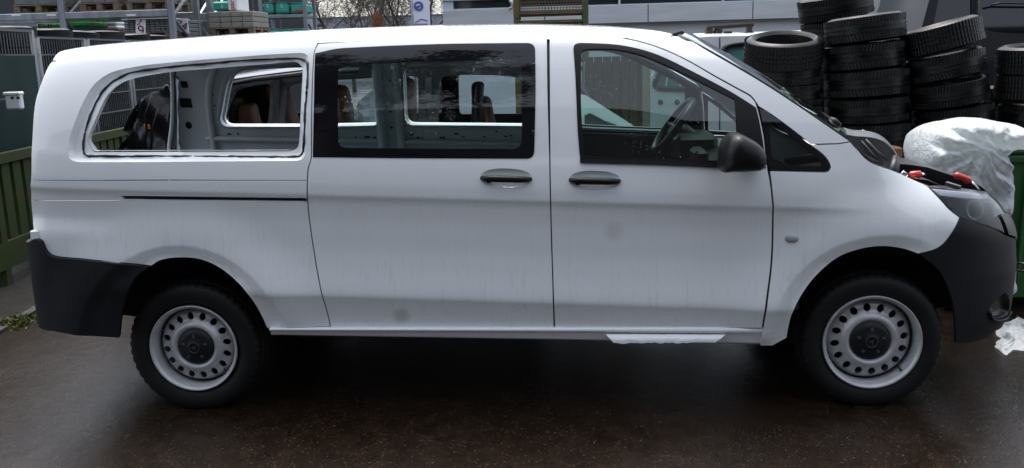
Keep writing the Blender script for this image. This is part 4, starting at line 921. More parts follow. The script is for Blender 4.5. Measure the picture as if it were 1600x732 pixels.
stack(lin(1.9, 5.85, 0, 5.9, 4.32), [1.17, .97, .78, .58, .39, .19, 0], [(0, .05), (0, 0)], 'the short rear stack right of the leaning one', [1, 2], G1, [.98])
G2 = 'tyres behind the mesh fence'
for q, (x, y, n_) in enumerate(((-3.45, 4.35, 11), (-3.5, 5.1, 11), (-3.6, 5.85, 11), (-3.65, 6.6, 11), (-4.1, 3.75, 10), (-3.7, 7.4, 11), (-3.8, 8.2, 11))):
    stack(lin(2, x, 0, x, y), [k*.195 for k in range(n_)][::-1], [(random.uniform(-.05, .05), random.uniform(-.05, .05)), (0, .02), (.01, 0)],
          ['the stack behind the mesh just right of the tarp', 'the second stack behind the mesh counted from the tarp', 'the third stack behind the mesh counted from the tarp', 'the fourth stack behind the mesh counted from the tarp', 'the stack showing above the tarp at far left', 'the last but one stack behind the mesh', 'the farthest stack behind the mesh'][q], [1, 0, 2], G2, [1.0])

# ---- things between the rear of the van and the yard
# small leftovers under the tyre stacks
lo, hi = px_box(1396, 231, 1411, 253, 3.0, .2); lo = (lo[0], lo[1], 0); tag(MB().bbox(lo, hi, .01).build('cardboard_box', mat('brown_card', (.20, .085, .04), .8)), 'narrow upright reddish brown box behind the cowl', 'box')
cr = thing('green_crate', 'green crate edge showing just behind the windscreen base', 'crate', tuple(at(1322, 215, 2.7)*[1, 1, 0]))
lo, hi = px_box(1305, 207, 1342, 216, 2.7, .4); MB().bbox((lo[0], lo[1], 0), (hi[0], hi[1], hi[2]-.01), .01).build('crate_body', GREENP, cr); MB().bbox((lo[0]-.02, lo[1]-.02, hi[2]-.03), (hi[0]+.02, hi[1]+.02, hi[2]), .006).build('crate_rim', mat('pale_green', (.16, .24, .10), .6), cr)
# pot or bracket of white plastic
lo, hi = px_box(1348, 203.5, 1356.5, 213, 2.74, .03); tag(MB().prism([at(1349, 203, 2.74), at(1356, 206, 2.74), at(1356, 212, 2.74), at(1350, 214, 2.74), at(1347, 210, 2.74)], (0, .03, 0)).build('plastic_scrap', WHITEP), 'small white plastic scrap wedged between the tyres above the cowl', 'scrap')

# wrecked dark car behind the van (seen through the window openings)
CARB = mat('crumpled_black_paint', (.007, .007, .009), rough=.3, spec=.35, coat=.15, bump=(9, .25, .03))
CARG = mat('dull_dark_roof_paint', (.050, .046, .058), rough=.30, coat=.4)
SEATB = mat('tan_leather', (.27, .125, .065), rough=.55, col2=(.17, .075, .040), scale=(5, 5, 5), bump=(25, .4, .01))
YC = 3.0
car = thing('wrecked_car', 'wrecked dark car with tan seats and crushed nose behind the van', 'car', tuple(at(420, 240, YC)*[1, 1, 0]))
side_o = XZ([(262, 420, 1), (258, 250), (262, 180), (285, 150), (315, 135), (340, 127), (400, 118), (480, 108.5), (560, 103), (660, 99), (760, 98), (830, 101), (870, 112), (905, 135), (930, 175), (936, 230), (930, 420, 1)], YC)
w1 = XZ([(352, 196), (350, 188), (357, 160), (366, 143), (378, 138), (412, 132), (417, 137), (417, 190), (412, 196.5)], YC, .05); w2 = XZ([(446, 198), (443, 190), (443, 142), (450, 134), (480, 129), (560, 124), (640, 120), (650, 124), (652, 190), (646, 198)], YC, .05)
w3 = XZ([(688, 200), (684, 190), (684, 130), (690, 121), (720, 118), (790, 120), (830, 130), (860, 150), (878, 180), (880, 198)], YC, .05)
tum = lambda V: YC+np.clip(V[:, 1]-1.15, 0, 1)*.25+np.clip(1.0-V[:, 1], 0, 1)**2*.05
fpanel('car_side', side_o, [w1, w2, w3], CARB, car, .04, YC, .15, fy=tum)
fpanel('car_side', [(p[0], p[1]) for p in side_o], [w1, w2, w3], CARB, car, .04, YC, .15, fy=lambda V: YC+1.62-np.clip(V[:, 1]-1.15, 0, 1)*.25)
top = [p for p in side_o if p[1] > 1.30]; top.sort(key=lambda p: p[0]); V = []
for x, z in top:
    y0 = YC+max(0, z-1.15)*.25
    for k, (f, dz) in enumerate(((0, -.004), (.06, .02), (.25, .045), (.5, .055), (.75, .045), (.94, .02), (1, -.004))): V.append((x, y0+(1.62-2*(y0-YC))*f, z+dz))
obj('car_roof', V, [(i*7+j, i*7+j+1, i*7+8+j, i*7+7+j) for i in range(len(top)-1) for j in range(6)], CARG, car, True)
p = [at(x, y, YC-.0) for x, y in ((350, 133), (400, 124.5), (480, 115), (560, 110))]; MB().tube(p, .022, 6).build('roof_rail', CARB, car, True)
for px in (430, 667): MB().beam(at(px, 250, YC+.02), at(px+3, 122, YC+.08), .05, .03).build('door_pillar_trim', CARB, car)
# crushed nose: folded sheet
V = []; nu, nv_ = 22, 26; rnd = np.random.RandomState(3); ph = rnd.rand(6)*6
nose = [(262, 132), (245, 141), (228, 152), (217, 166), (213, 182), (212, 200), (204, 214), (193, 226), (188, 238), (196, 270), (215, 320), (240, 380)]
ns_ = spline([(*at(a, b, YC+.1)[[0, 2]],) for a, b in nose], step=.06)
nn = len(ns_); ridge = [(c_, s_) for c_, s_ in ns_]
for i, (x, z) in enumerate(ridge):
    for j in range(nv_):
        f = j/(nv_-1); cr_ = .05*math.sin(i*.9+j*1.7+ph[0])+.05*math.sin(i*1.7-j*1.1+ph[1])+.03*math.sin(j*2.9+i*.4)
        V.append((x+cr_*.8+.25*f*(1-f)*-1*.3, YC-.02+f*1.6, z+cr_*.7-.06*abs(math.sin(f*9+i*.5))))
obj('crushed_nose', V, [(i*nv_+j, i*nv_+j+1, (i+1)*nv_+j+1, (i+1)*nv_+j) for i in range(nn-1) for j in range(nv_-1)], CARB, car)
V = []; A_ = XZ([(264, 134), (245, 142), (229, 153), (217, 168), (213, 184), (211, 203), (203, 217), (193, 228), (188, 240), (196, 300, 1), (264, 330, 1)], YC-.02, .05)
tw = fpanel('torn_wing', A_, [], CARB, car, .02, YC, .03, fy=lambda V: YC-.06+.05*np.sin(V[:, 0]*17+V[:, 1]*7)*np.sin(V[:, 1]*9+1)+.03*np.abs(np.sin(V[:, 0]*26-V[:, 1]*15))); tw.data.polygons.foreach_set('use_smooth', [True]*len(tw.data.polygons))
MB().tube([at(237, 150, YC-.1), at(226, 180, YC-.12), at(230, 205, YC-.09), at(222, 236, YC-.1)], .012, 6).tube([at(246, 170, YC-.1), at(238, 200, YC-.12), at(236, 238, YC-.08)], .01, 6).build('loose_trim', SEAL, car, True)
MB().bbox(at(228, 199, YC-.1)-[.02, .0, .02], at(228, 199, YC-.1)+[.025, .03, .02], .006).build('amber_marker', mat('amber_plastic', (.35, .13, .02), .4), car)
MB().bbox((at(262, 250, YC)[0], YC+.06, .35), (at(930, 250, YC)[0], YC+1.5, .42), .02).build('car_floor', DARK, car)
def seat_back(nm, px0, px1, pyt, Y, m, lean=.15):
    a = at(px0, 215, Y); b = at(px1, 215, Y); zt = at((px0+px1)/2, pyt, Y)[2]; wdt = b[0]-a[0]
    V = []; secs = [(.42, 0, .10), (.7, .02, .11), (1.0, .02, .10), (zt-.16, .04, .085), (zt-.05, .10*wdt, .06), (zt, .22*wdt, .03)]
    for z, inx, th in secs:
        dx = -lean*(z-.42); V += [(a[0]+inx+dx, Y-th, z), (b[0]-inx+dx, Y-th, z), (b[0]-inx+dx, Y+.36+th*.3, z), (a[0]+inx+dx, Y+.36+th*.3, z)]
    F = [(k*4+i, k*4+(i+1) % 4, k*4+4+(i+1) % 4, k*4+4+i) for k in range(len(secs)-1) for i in range(4)]+[(0, 1, 2, 3), tuple(range(len(secs)*4-4, len(secs)*4))]
    o = obj(nm, V, F, m, car, True); md = o.modifiers.new('s', 'SUBSURF'); md.levels = md.render_levels = 2; return fixn(o)
seat_back('seat_back', 380, 424, 160, YC+.9, SEATB); seat_back('seat_back', 455, 500, 128, YC+.8, SEATB, .25); seat_back('seat_back', 540, 585, 132, YC+.9, SEATB, .2)
seat_back('seat_back', 722, 752, 128, YC+.5, SMOOTHBLK, -.05); seat_back('seat_back', 772, 806, 150, YC+.75, SEATB, .2); seat_back('seat_back', 632, 660, 122, YC+.9, SEATB, .05)
seat_back('headliner_rag', 356, 372, 150, YC+.7, SMOOTHBLK, 0)
# white crumpled airbag
V = []; ab = XZ([(553, 188), (556, 170), (566, 155), (575, 146), (592, 136), (606, 138), (610, 160), (606, 195), (580, 198)], YC+.4, .04)
fpanel('airbag', ab, [], mat('airbag_cloth', (.55, .60, .66), .8, bump=(30, .6, .01)), car, .12, YC, .05, fy=lambda V: YC+.4+.05*np.sin(V[:, 0]*30+V[:, 1]*12)+.02*np.random.randn(len(V)))

# white bonnet leaning and a wooden crate behind the cab
bn = thing('loose_bonnet', 'white curved bonnet panel leaning behind the driver cab', 'bonnet', tuple(at(930, 240, 3.0)*[1, 1, 0]))
bo = XZ([(880, 330, 1), (886, 160), (905, 148), (922, 154), (955, 175), (992, 199), (1006, 215), (1000, 330, 1)], 2.95, .05)
fpanel('bonnet_skin', bo, [], mat('white_car_paint', (.68, .72, .74), .3, coat=.5), bn, .025, 2.95, .08, fy=lambda V: 2.9+.12*(V[:, 1]-.3))
bi = XZ([(912, 330, 1), (914, 182), (922, 178), (945, 190), (968, 202), (975, 330, 1)], 2.93, .05)
fpanel('bonnet_liner', bi, [], COWL, bn, .015, 2.90, .1, fy=lambda V: 2.875+.12*(V[:, 1]-.3))
wc = thing('wooden_crate', 'tall brown wooden crate behind the driver window', 'crate', tuple(at(980, 240, 3.9)*[1, 1, 0]))
a0 = at(915, 200, 3.9)[0]; a1 = at(1012, 200, 3.9)[0]; zt = at(975, 88, 3.9)[2]
BRW = mat('brown_boards', (.095, .060, .034), rough=.75, col2=(.05, .035, .02), scale=(25, 25, 3))
nb = 7
for i in range(nb): x = a0+(a1-a0)*i/nb; MB().bbox((x+.0015, 3.9, .05), (x+(a1-a0)/nb-.004, 3.925, zt), .0015).build('board', BRW, wc)
MB().bbox((a1-.05, 3.87, 0), (a1+.02, 3.94, zt+.05), .006).build('corner_post', mat('pale_post', (.26, .22, .15), .7), wc); MB().bbox((a0, 3.926, .0), (a1-.06, 4.5, zt-.05), .01).build('crate_body', BRW, wc)

# white van parked behind, with a broken pallet on its roof
YV = 5.5; wv = thing('parked_white_van', 'white van parked behind the windscreen with dark rubber framed teal window', 'van', tuple(at(1150, 240, YV)*[1, 1, 0]))
W2 = mat('white_van_paint', (.66, .69, .70), .3, coat=.4, col2=(.58, .61, .62), scale=(3, 3, 3))
vo_ = XZ([(1008, 290, 1), (1008, 215), (1012, 142), (1022, 112), (1045, 82), (1072, 64), (1100, 58), (1180, 56), (1330, 51, 1), (1340, 290, 1)], YV)
h1 = XZ([(1026, 138), (1028, 118), (1042, 95), (1058, 82), (1108, 74), (1116, 80), (1117, 132), (1112, 139)], YV, .05); h2 = XZ([(1131, 138), (1130, 80), (1138, 72), (1160, 68.5), (1230, 65), (1236, 72), (1238, 130), (1230, 138)], YV, .05)
fpanel('body_side', vo_, [h1, h2], W2, wv, .05, YV, .2)
MB().prism([(p[0], YV+.05, p[1]) for p in vo_], (0, 1.55, 0)).build('body_core', W2, wv) if False else None
tp = sorted([p for p in vo_ if p[1] > 1.72], key=lambda p: p[0]); V = []
for x, z in tp:
    for f, dz in ((0, 0), (.08, .03), (.5, .05), (.92, .03), (1, 0)): V.append((x, YV+1.6*f, z+dz))
obj('roof_skin', V, [(i*5+j, i*5+j+1, i*5+6+j, i*5+5+j) for i in range(len(tp)-1) for j in range(4)], W2, wv, True)
fpanel('body_side', vo_, [h1, h2], W2, wv, .05, YV+1.6, .2)
TEAL = mat('teal_tinted_window', (.10, .24, .22), rough=.08, spec=.5)
for h_, nm in ((h1, 'window_pane'), (h2, 'window_pane')):
    fpanel(nm, h_, [], TEAL, wv, .01, YV+.02, .3); MB().tube([(p[0], YV-.005, p[1]) for p in h_]+[(h_[0][0], YV-.005, h_[0][1])], .03, 6, False).build('window_rubber', SEAL, wv, True)
MB().tube([at(1124.5, y, YV-.002) for y in (58.5, 66, 80, 120, 150, 230)], .007, 5).build('panel_gap', SEAL, wv, True)
for px in (1032, 1058): MB().lathe([(0, -.02), (.02, -.02), (.03, 0)], 14, 'y', at(px, 160, YV)).build('lock_knob', SEAL, wv, True)
for px in (1040, 1062):MB().beam(at(px, 138, YV+.01), at(px+8, 84, YV+.01), .015).build('window_divider', WHITEP, wv)
for xw in (at(1075, 200, YV)[0], at(1320, 200, YV)[0]): MB().lathe([(0, .03), (.2, .03), (.22, 0), (.33, 0), (.34, .1), (.34, .2)], 28, 'y', (xw, YV-.01, .34)).build('car_wheel', RUB, wv, True)
pal = thing('broken_pallet', 'dark broken wooden pallet lying on the white van roof', 'pallet', tuple(at(1140, 56, YV+.3)))
zt = at(1140, 50, YV)[2]
for a, b, h_ in (((1103, 43.5), (1176, 38.5), .022), ((1118, 45), (1176, 40.5), .02), ((1140, 55), (1176, 51.5), .025), ((1134, 58), (1178, 54), .03)): MB().beam(at(*a, YV+.25), at(*b, YV+.25), .12, h_).build('board', DWOOD, pal)
for x0, y0, x1, y1 in ((1104, 44, 1114, 59), (1117, 46, 1129, 59), (1133, 49, 1144, 62), (1169, 41, 1176, 57)): lo, hi = px_box(x0, y0, x1, y1, YV+.2, .14); MB().bbox(lo, hi, .006).build('block', DWOOD, pal)

# black van and grey container at the upper right
blk = thing('black_van', 'glossy black van standing behind the tyre stacks at upper right', 'van', tuple(at(1560, 300, 6.2)*[1, 1, 0]))
GB = mat('glossy_black_paint', (.004, .004, .005), rough=.3, spec=.3)
bo = XZ([(1420, 330, 1), (1424, 130), (1441, 55, 1), (1462, -8, 1), (1478, -60), (1500, -75), (1900, -90, 1), (1900, 330, 1)], 6.2, .1)
wh1 = XZ([(1462, 46, 1), (1479, -20, 1), (1490, -30), (1525, -32), (1528, -25), (1524, 44), (1520, 48)], 6.2, .1); wh2 = XZ([(1546, 46), (1546, -25), (1552, -32), (1700, -38), (1700, 44), (1690, 48)], 6.2, .1)
fpanel('body_side', bo, [wh1, wh2], GB, blk, .05, 6.2, .25, fy=lambda V: 6.2+np.clip(V[:, 1]-1.4, 0, 2)*.16); fpanel('body_side', bo, [], GB, blk, .05, 7.9, .4)
tp = [p for p in bo if p[1] > .6]; V = []
for x, z in tp:
    y0 = 6.2+max(0, z-1.4)*.16; V += [(x, y0, z), (x-.06, y0+.4, z+.02), (x-.06, 7.4, z+.02), (x, 7.9, z)]
obj('roof_and_nose', V, [(i*4+j, i*4+j+1, i*4+5+j, i*4+4+j) for i in range(len(tp)-1) for j in range(3)], GB, blk, True)
fpanel('window_pane', wh1, [], FRIT, blk, .01, 6.2, .3, fy=lambda V: 6.22+np.clip(V[:, 1]-1.4, 0, 2)*.16); fpanel('window_pane', wh2, [], FRIT, blk, .01, 6.2, .3, fy=lambda V: 6.22+np.clip(V[:, 1]-1.4, 0, 2)*.16)
MB().tube([at(1549, 8, 6.24), at(1562, 5, 6.24), at(1620, 6, 6.24)], .012, 6).build('rain_strip', SEAL, blk, True)
MB().tube([at(1530, -30, 6.32), at(1529, 60, 6.2), at(1532, 140, 6.2)], .01, 6).build('door_gap', SEAL, blk, True)
for xw in (at(1500, 240, 6.2)[0], at(1850, 240, 6.2)[0]): MB().lathe([(0, .03), (.2, .03), (.22, 0), (.33, 0), (.34, .1), (.34, .2)], 28, 'y', (xw, 6.18, .34)).build('car_wheel', RUB, blk, True)
con = thing('grey_container', 'plain grey metal container wall between the tyre stacks at the top', 'container', tuple(at(1420, 200, 8.2)*[1, 1, 0]))
lo, hi = px_box(1372, -60, 1520, 250, 8.2, 2.4); lo = (lo[0], lo[1], 0.1); GC = mat('grey_container_paint', (.20, .21, .23), .5, col2=(.15, .16, .17), scale=(2, 2, 3))
MB().bbox(lo, hi, .02).build('container_box', GC, con)
for k in range(12): x = lo[0]+.08+k*(hi[0]-lo[0]-.2)/12; MB().bbox((x, lo[1]-.02, .25), (x+.1, lo[1]+.01, hi[2]-.08), .008).build('corrugation', GC, con)
for x in (lo[0], hi[0]-.1): MB().bbox((x, lo[1]-.03, 0), (x+.1, lo[1]+.08, hi[2]), .01).build('corner_post', GC, con)

# ---- wheeled bin under white foil at the right
bin_ = thing('wheeled_bin', 'dark green wheeled bin half hidden under white foil at right', 'bin', (4.85, 2.0, 0))
GB2 = mat('green_bin_plastic', (.018, .085, .022), rough=.45, col2=(.03, .10, .03), scale=(4, 4, 4))
x0, x1 = 4.42, 5.40; b_ = MB(); 
for (z, k) in ((0.08, .06), (1.02, 0)): b_.v += [(x0+k, 1.72+k, z), (x1-k, 1.72+k, z), (x1-k, 2.35-k, z), (x0+k, 2.35-k, z)]
b_.f += [(3, 2, 1, 0), (4, 5, 6, 7)]+[(i, (i+1) % 4, 4+(i+1) % 4, 4+i) for i in range(4)]; b_.build('bin_body', GB2, bin_)
MB().bbox((x0-.03, 1.69, 1.0), (x1+.03, 2.38, 1.05), .012).build('bin_rim', GB2, bin_); MB().bbox((x0-.02, 1.70, 1.055), (x1+.02, 2.37, 1.085), .01).build('bin_lid', GB2, bin_)
for x in (x0+.12, x1-.12): MB().lathe([(0, 0), (.09, 0), (.10, .01), (.10, .045), (.09, .05), (0, .05)], 24, 'y', (x, 1.75, .10)).build('bin_wheel', RUB, bin_, True)
for k in range(5): x = x0+.14+k*.18; MB().bbox((x, 1.70, .25), (x+.02, 1.78, .98), .006).build('bin_rib', GB2, bin_)
def foil_mat():
    m = bpy.data.materials.new('white_foil'); m.use_nodes = True; n = m.node_tree; b = n.nodes['Principled BSDF']; out = n.nodes['Material Output']
    b.inputs['Base Color'].default_value = (.80, .84, .86, 1); b.inputs['Roughness'].default_value = .26
    tc = n.nodes.new('ShaderNodeTexCoord'); mp = n.nodes.new('ShaderNodeMapping'); mp.inputs['Scale'].default_value = (10, 10, 55); mp.inputs['Rotation'].default_value = (0, .5, 0)
    no = n.nodes.new('ShaderNodeTexNoise'); no.inputs['Scale'].default_value = 1.4; no.inputs['Detail'].default_value = 8; no.inputs['Distortion'].default_value = 1.2
    n.links.new(tc.outputs['Object'], mp.inputs[0]); n.links.new(mp.outputs[0], no.inputs['Vector'])
    bp = n.nodes.new('ShaderNodeBump'); bp.inputs['Strength'].default_value = .45; bp.inputs['Distance'].default_value = .012; n.links.new(no.outputs['Fac'], bp.inputs['Height']); n.links.new(bp.outputs[0], b.inputs['Normal'])
    vo = n.nodes.new('ShaderNodeTexVoronoi'); vo.feature = 'DISTANCE_TO_EDGE'; vo.inputs['Scale'].default_value = 13
    wn = n.nodes.new('ShaderNodeTexNoise'); wn.inputs['Scale'].default_value = 6; n.links.new(tc.outputs['Object'], wn.inputs['Vector'])
    vm = n.nodes.new('ShaderNodeMix'); vm.data_type = 'VECTOR'; vm.inputs['Factor'].default_value = .22; n.links.new(tc.outputs['Object'], vm.inputs['A']); n.links.new(wn.outputs['Color'], vm.inputs['B']); n.links.new(vm.outputs['Result'], vo.inputs['Vector'])
    b2 = n.nodes.new('ShaderNodeBump'); b2.inputs['Strength'].default_value = .38; b2.inputs['Distance'].default_value = .035; n.links.new(vo.outputs['Distance'], b2.inputs['Height']); n.links.new(bp.outputs[0], b2.inputs['Normal']); n.links.new(b2.outputs[0], b.inputs['Normal'])
    tr = n.nodes.new('ShaderNodeBsdfTransparent'); mx = n.nodes.new('ShaderNodeMixShader'); mx.inputs[0].default_value = .80
    tl = n.nodes.new('ShaderNodeBsdfTranslucent'); tl.inputs[0].default_value = (.8, .84, .86, 1); m2 = n.nodes.new('ShaderNodeMixShader'); m2.inputs[0].default_value = .25
    n.links.new(b.outputs[0], m2.inputs[1]); n.links.new(tl.outputs[0], m2.inputs[2]); n.links.new(tr.outputs[0], mx.inputs[1]); n.links.new(m2.outputs[0], mx.inputs[2]); n.links.new(mx.outputs[0], out.inputs[0]); return m
FOIL = foil_mat()
from mathutils import noise as mnoise
def foil(name, outline, Y, back, folds, label, z_floor=.006):
    ol = np.array(XZ(outline, Y, .03)); V, T, bd = cdt(ol, [], [(x, z) for x in np.arange(ol[:, 0].min(), ol[:, 0].max(), .018) for z in np.arange(ol[:, 1].min(), ol[:, 1].max(), .018)])
    d = np.full(len(V), 9.)
    for a, b in zip(ol, np.roll(ol, -1, 0)):
        ab = b-a; t = np.clip(((V-a) @ ab)/max(ab @ ab, 1e-12), 0, 1); d = np.minimum(d, np.linalg.norm(V-(a+t[:, None]*ab), axis=1))
    P = []
    g0 = at(1534, 226, Y); tri_ = lambda q: 1-2*abs(q-math.floor(q)-.5)*1.0
    for (x, z), dd in zip(V, d):
        wx_ = mnoise.noise(Vector((x*3.2, z*3.2, 7.7))); wz_ = mnoise.noise(Vector((x*7.0, z*7.4, 2.7)))
        th = math.atan2(x-g0[0], g0[2]-z); r_ = math.hypot(x-g0[0], z-g0[2]); k1 = min(1, r_/.22)
        pl = .060*tri_(th*1.9+.9*wx_)**1.4+.026*tri_(th*5.3+1.6*wx_+.5*wz_)+.012*tri_(th*11+2*wz_)
        cr_ = .016*abs(wz_)*2+.010*abs(mnoise.noise(Vector((x*19+z*7, z*17-x*9, 3.3))))*2
        lump = .07*max(0, 1-r_/.20)**.7
        e = math.sqrt(min(dd/.06, 1)); y = Y+.10-(.05+pl*k1+cr_+lump)*e*1.25; P.append((x, y, z))
    P = np.array(P); n = len(P); Pb = P.copy(); Pb[:, 1] = Y+.10+back*np.sqrt(np.clip(d/.16, 0, 1))
    F = T.tolist()+[[i+n for i in t[::-1]] for t in T.tolist()]+[[j, i, i+n, j+n] for i, j in bd]
    return tag(fixn(obj(name, np.concatenate([P, Pb]), F, FOIL, None, True)), label, 'foil')
foil('plastic_foil', [(1453, 262), (1455, 238), (1463, 215), (1474, 203), (1490, 194), (1512, 190), (1536, 186), (1570, 192), (1604, 199), (1625, 215), (1622, 236), (1588, 240), (1590, 262), (1594, 290), (1588, 330), (1590, 365), (1594, 400), (1597, 440), (1590, 462), (1560, 470), (1530, 440), (1500, 400), (1470, 330)], 1.62, .78, .07, 'crumpled white plastic foil draped over the green bin')
def floor_foil():
    V = []; nu, nv_ = 40, 30
    for i in range(nu):
        for j in range(nv_):
            u = i/(nu-1); v = j/(nv_-1); p = ground(1558+62*u, 500+62*v*(.75+.25*u)+6*math.sin(u*9)); h = .012+.055*max(0, mnoise.noise(Vector((u*6, v*5, 3))))+.03*abs(mnoise.noise(Vector((u*13, v*11, 5)))); e = min(1, 4*min(u+.02, 1-u+.02, v+.02, 1-v+.02)); V.append((p[0]+.05*mnoise.noise(Vector((u*4, v*7, 9))), p[1]+.04*mnoise.noise(Vector((u*7, v*4, 19))), .004+h*e))
    return V, [(i*nv_+j, (i+1)*nv_+j, (i+1)*nv_+j+1, i*nv_+j+1) for i in range(nu-1) for j in range(nv_-1)]
V, F = floor_foil(); tag(obj('plastic_foil', V, F, FOIL, None, True), 'flat crumpled foil lying on the asphalt at the right edge', 'foil')
cab = MB().tube([at(1586, 414, 1.2), at(1593, 411, 1.15), at(1604, 413, 1.1), at(1620, 430, 1.1), at(1640, 500, 1.1)], .008, 6).tube([at(1586, 421, 1.2), at(1594, 424, 1.15), at(1606, 424, 1.1), at(1622, 440, 1.1)], .008, 6).bbox(at(1587, 444, 1.2), at(1598, 427, 1.15)+[0, .05, 0], .01)
tag(cab.build('cable', SEAL, None, True), 'black cable with plug hanging in front of the bumper nose', 'cable')

# ---- red handled tools lying in the open engine bay
RED = mat('red_handle', (.45, .018, .014), rough=.32, coat=.3)
def tool(label, a, b, c, Y, jaw):
    p0, p1, p2 = at(*a, Y), at(*b, Y-.01), at(*c, Y-.03); t = thing('hand_tool', label, 'tool', tuple(p0), 'red handled tools in the engine bay')
    d = p1-p0; MB().tube([p0, p0+d*.15, p0+d*.5+[0, 0, .004], p0+d*.85, p1], [.012, .019, .016, .021, .013], 10).build('handle', RED, t, True)
    MB().tube([p1, (p1+p2)/2+[0, 0, .003], p2], [.008, .007, .006], 8).build('shaft', CHROME, t, True)
    if jaw: q = p0; MB().tube([q+[-.05, 0, .0], q+[-.03, -.01, .02], q+[0, -.005, .0], q+[-.03, 0, -.022], q+[-.05, 0, -.005]], .006, 6).build('ring', CHROME, t, True)
tool('short red handled clamp lying beside the black engine cover', (1420, 274), (1440, 273), (1444, 273.5), .28, True)
tool('screwdriver with red handle and bright shaft above the headlamp', (1491, 273), (1517, 284), (1530, 298), .46, False)

# ---- pallet racks with building materials (upper left)
YR = 10.5
def rack(label, Y, frames, depth, beams, x_end):
    r = thing('pallet_rack', label, 'rack', tuple(at(frames[1], 200, Y)*[1, 1, 0]), 'pallet racks at the upper left')
    for px in frames:
        xf = at(px, 40, Y)[0]
        for y in (Y, Y+depth):
            MB().bbox((xf-.05, y-.04, 0), (xf+.05, y+.04, 4.2), .01).build('upright', GALV, r)
        z = .3; k = 0
        while z < 3.9: MB().beam((xf, Y+.03 if k % 2 == 0 else Y+depth-.03, z), (xf, Y+depth-.03 if k % 2 == 0 else Y+.03, z+.55), .045, .03).build('brace', GALV, r); z += .55; k += 1
    xs = [at(px, 40, Y)[0] for px in frames]
    for z in beams:
        for a, b in zip(xs, xs[1:]):
            for y in (Y, Y+depth): MB().bbox((a+.05, y-.035, z-.11), (b-.05, y+.035, z), .008).build('beam', GALV, r)
    return r
zb1 = at(60, 21, YR)[2]; zb0 = at(230, 62, YR)[2]-.02
rk = rack('tall galvanised pallet rack loaded with stone, front row at upper left', YR, [-120, 100, 270, ], 1.05, (zb1, zb0, .9), None)
rk2 = rack('second galvanised pallet rack just behind the front row', YR+1.5, [-60, 156, 307, 330], 1.0, (zb1, zb0), None)
for px in (25, 80, 205): lo, hi = px_box(px-7, 22.3, px+7, 25.5, YR-.037, .004); MB().box(lo, hi).build('rack_label', WHITEP, rk)
def pallet(label, x0, x1, Y, z, dep=.8, group='wooden pallets in the racks'):
    p = thing('wooden_pallet', label, 'pallet', ((x0+x1)/2, Y, z), group)
    for k in range(3):
        xx = x0+(x1-x0-.1)*k/2
        for j in range(3): MB().bbox((xx, Y+j*(dep-.1)/2, z+.022), (xx+.1, Y+.1+j*(dep-.1)/2, z+.10), .005).build('block', WOOD, p)
    for j in range(5): MB().bbox((x0, Y+j*(dep-.1)/4, z+.122), (x1, Y+.1+j*(dep-.1)/4, z+.144), .004).build('board', WOOD, p)
    for j in range(3): MB().bbox((x0+.002, Y+.003+j*(dep-.1)/2, z), (x1-.002, Y+.097+j*(dep-.1)/2, z+.022), .004).build('bottom_board', WOOD, p)
    for k in range(3): xx = x0+(x1-x0-.1)*k/2; MB().bbox((xx, Y+.003, z+.10), (xx+.1, Y+dep-.003, z+.122), .004).build('stringer', WOOD, p)
    return z+.146
def block_stack(label, x0, x1, Y, z0, z1, nx, nz, dep, m, ny=2, piece='paving_block'):
    s = thing('block_stack', label, 'paving stones', ((x0+x1)/2, Y, z0)); dx = (x1-x0)/nx; dz = (z1-z0)/nz; first = None
    for i in range(nx):
        for k in range(nz):
            for j in range(ny):
                if j and i not in (0, nx-1) and k != nz-1: continue
                if first is None: first = MB().bbox((0, 0, 0), (dx-.006, dep/ny-.006, dz-.006), .008).build(piece, m, s, world=False); o = first
                else: o = instance(first, piece, s)
                o.location = (x0+i*dx-(x0+x1)/2+random.uniform(0, .004), j*dep/ny+random.uniform(-.004, .004), k*dz)
    return s
def X(px, py, Y): return at(px, py, Y)[0]
def Z(px, py, Y): return at(px, py, Y)[2]
# upper shelf: two pallets of grey slabs
for (a, b, lab, n_) in ((14, 92, 'front pallet of large grey slabs on the upper shelf at far left', 2), (118, 180, 'pallet with stone on the upper shelf between the left uprights', 3), (192, 262, 'pallet with stone on the upper shelf right of the second upright', 3)):
    x0, x1 = X(a, 10, YR), X(b, 10, YR); zt = pallet('wooden pallet under the '+lab.replace('front pallet of ', '').replace('pallet with ', ''), x0, x1, YR+.12, zb1+.003)
    block_stack(lab.replace('front pallet of ', '').replace('pallet with ', 'grey ') + ', strapped', x0+.02, x1-.02, YR+.13, zt, zt+.62, n_, 3, .78, STONE)
# lower shelf: green bags, white wrapped goods, paving blocks
PRINT = {}
def text(name, s, size, loc, m, parent, rot=(PI/2, 0, 0), depth=.002):
    cu = bpy.data.curves.new(name, 'FONT'); cu.body = s; cu.size = size; cu.extrude = depth; cu.align_x = 'CENTER'; cu.align_y = 'CENTER'; cu.resolution_u = 3
    tmp = bpy.data.objects.new('tmp', cu); C.objects.link(tmp); dg = bpy.context.evaluated_depsgraph_get(); me = bpy.data.meshes.new_from_object(tmp.evaluated_get(dg)); bpy.data.objects.remove(tmp)
    me.name = name; me.materials.clear(); me.materials.append(m); o = bpy.data.objects.new(name, me); C.objects.link(o); o.parent = parent; o.location = Vector(loc)-WL[parent]; o.rotation_euler = rot; return o
LIME = mat('lime_green_film', (.06, .42, .05), rough=.35, bump=(20, .5, .01)); SILV = mat('grey_film', (.34, .36, .38), rough=.35, bump=(20, .5, .01)); INK = mat('black_ink', (.012, .012, .014), .6)
ORNG = mat('ochre_print', (.50, .33, .14), .6); PURP = mat('purple_print', (.16, .02, .07), .5); REDP = mat('red_print', (.45, .03, .03), .5); BLUEP = mat('blue_print', (.08, .09, .35), .5)
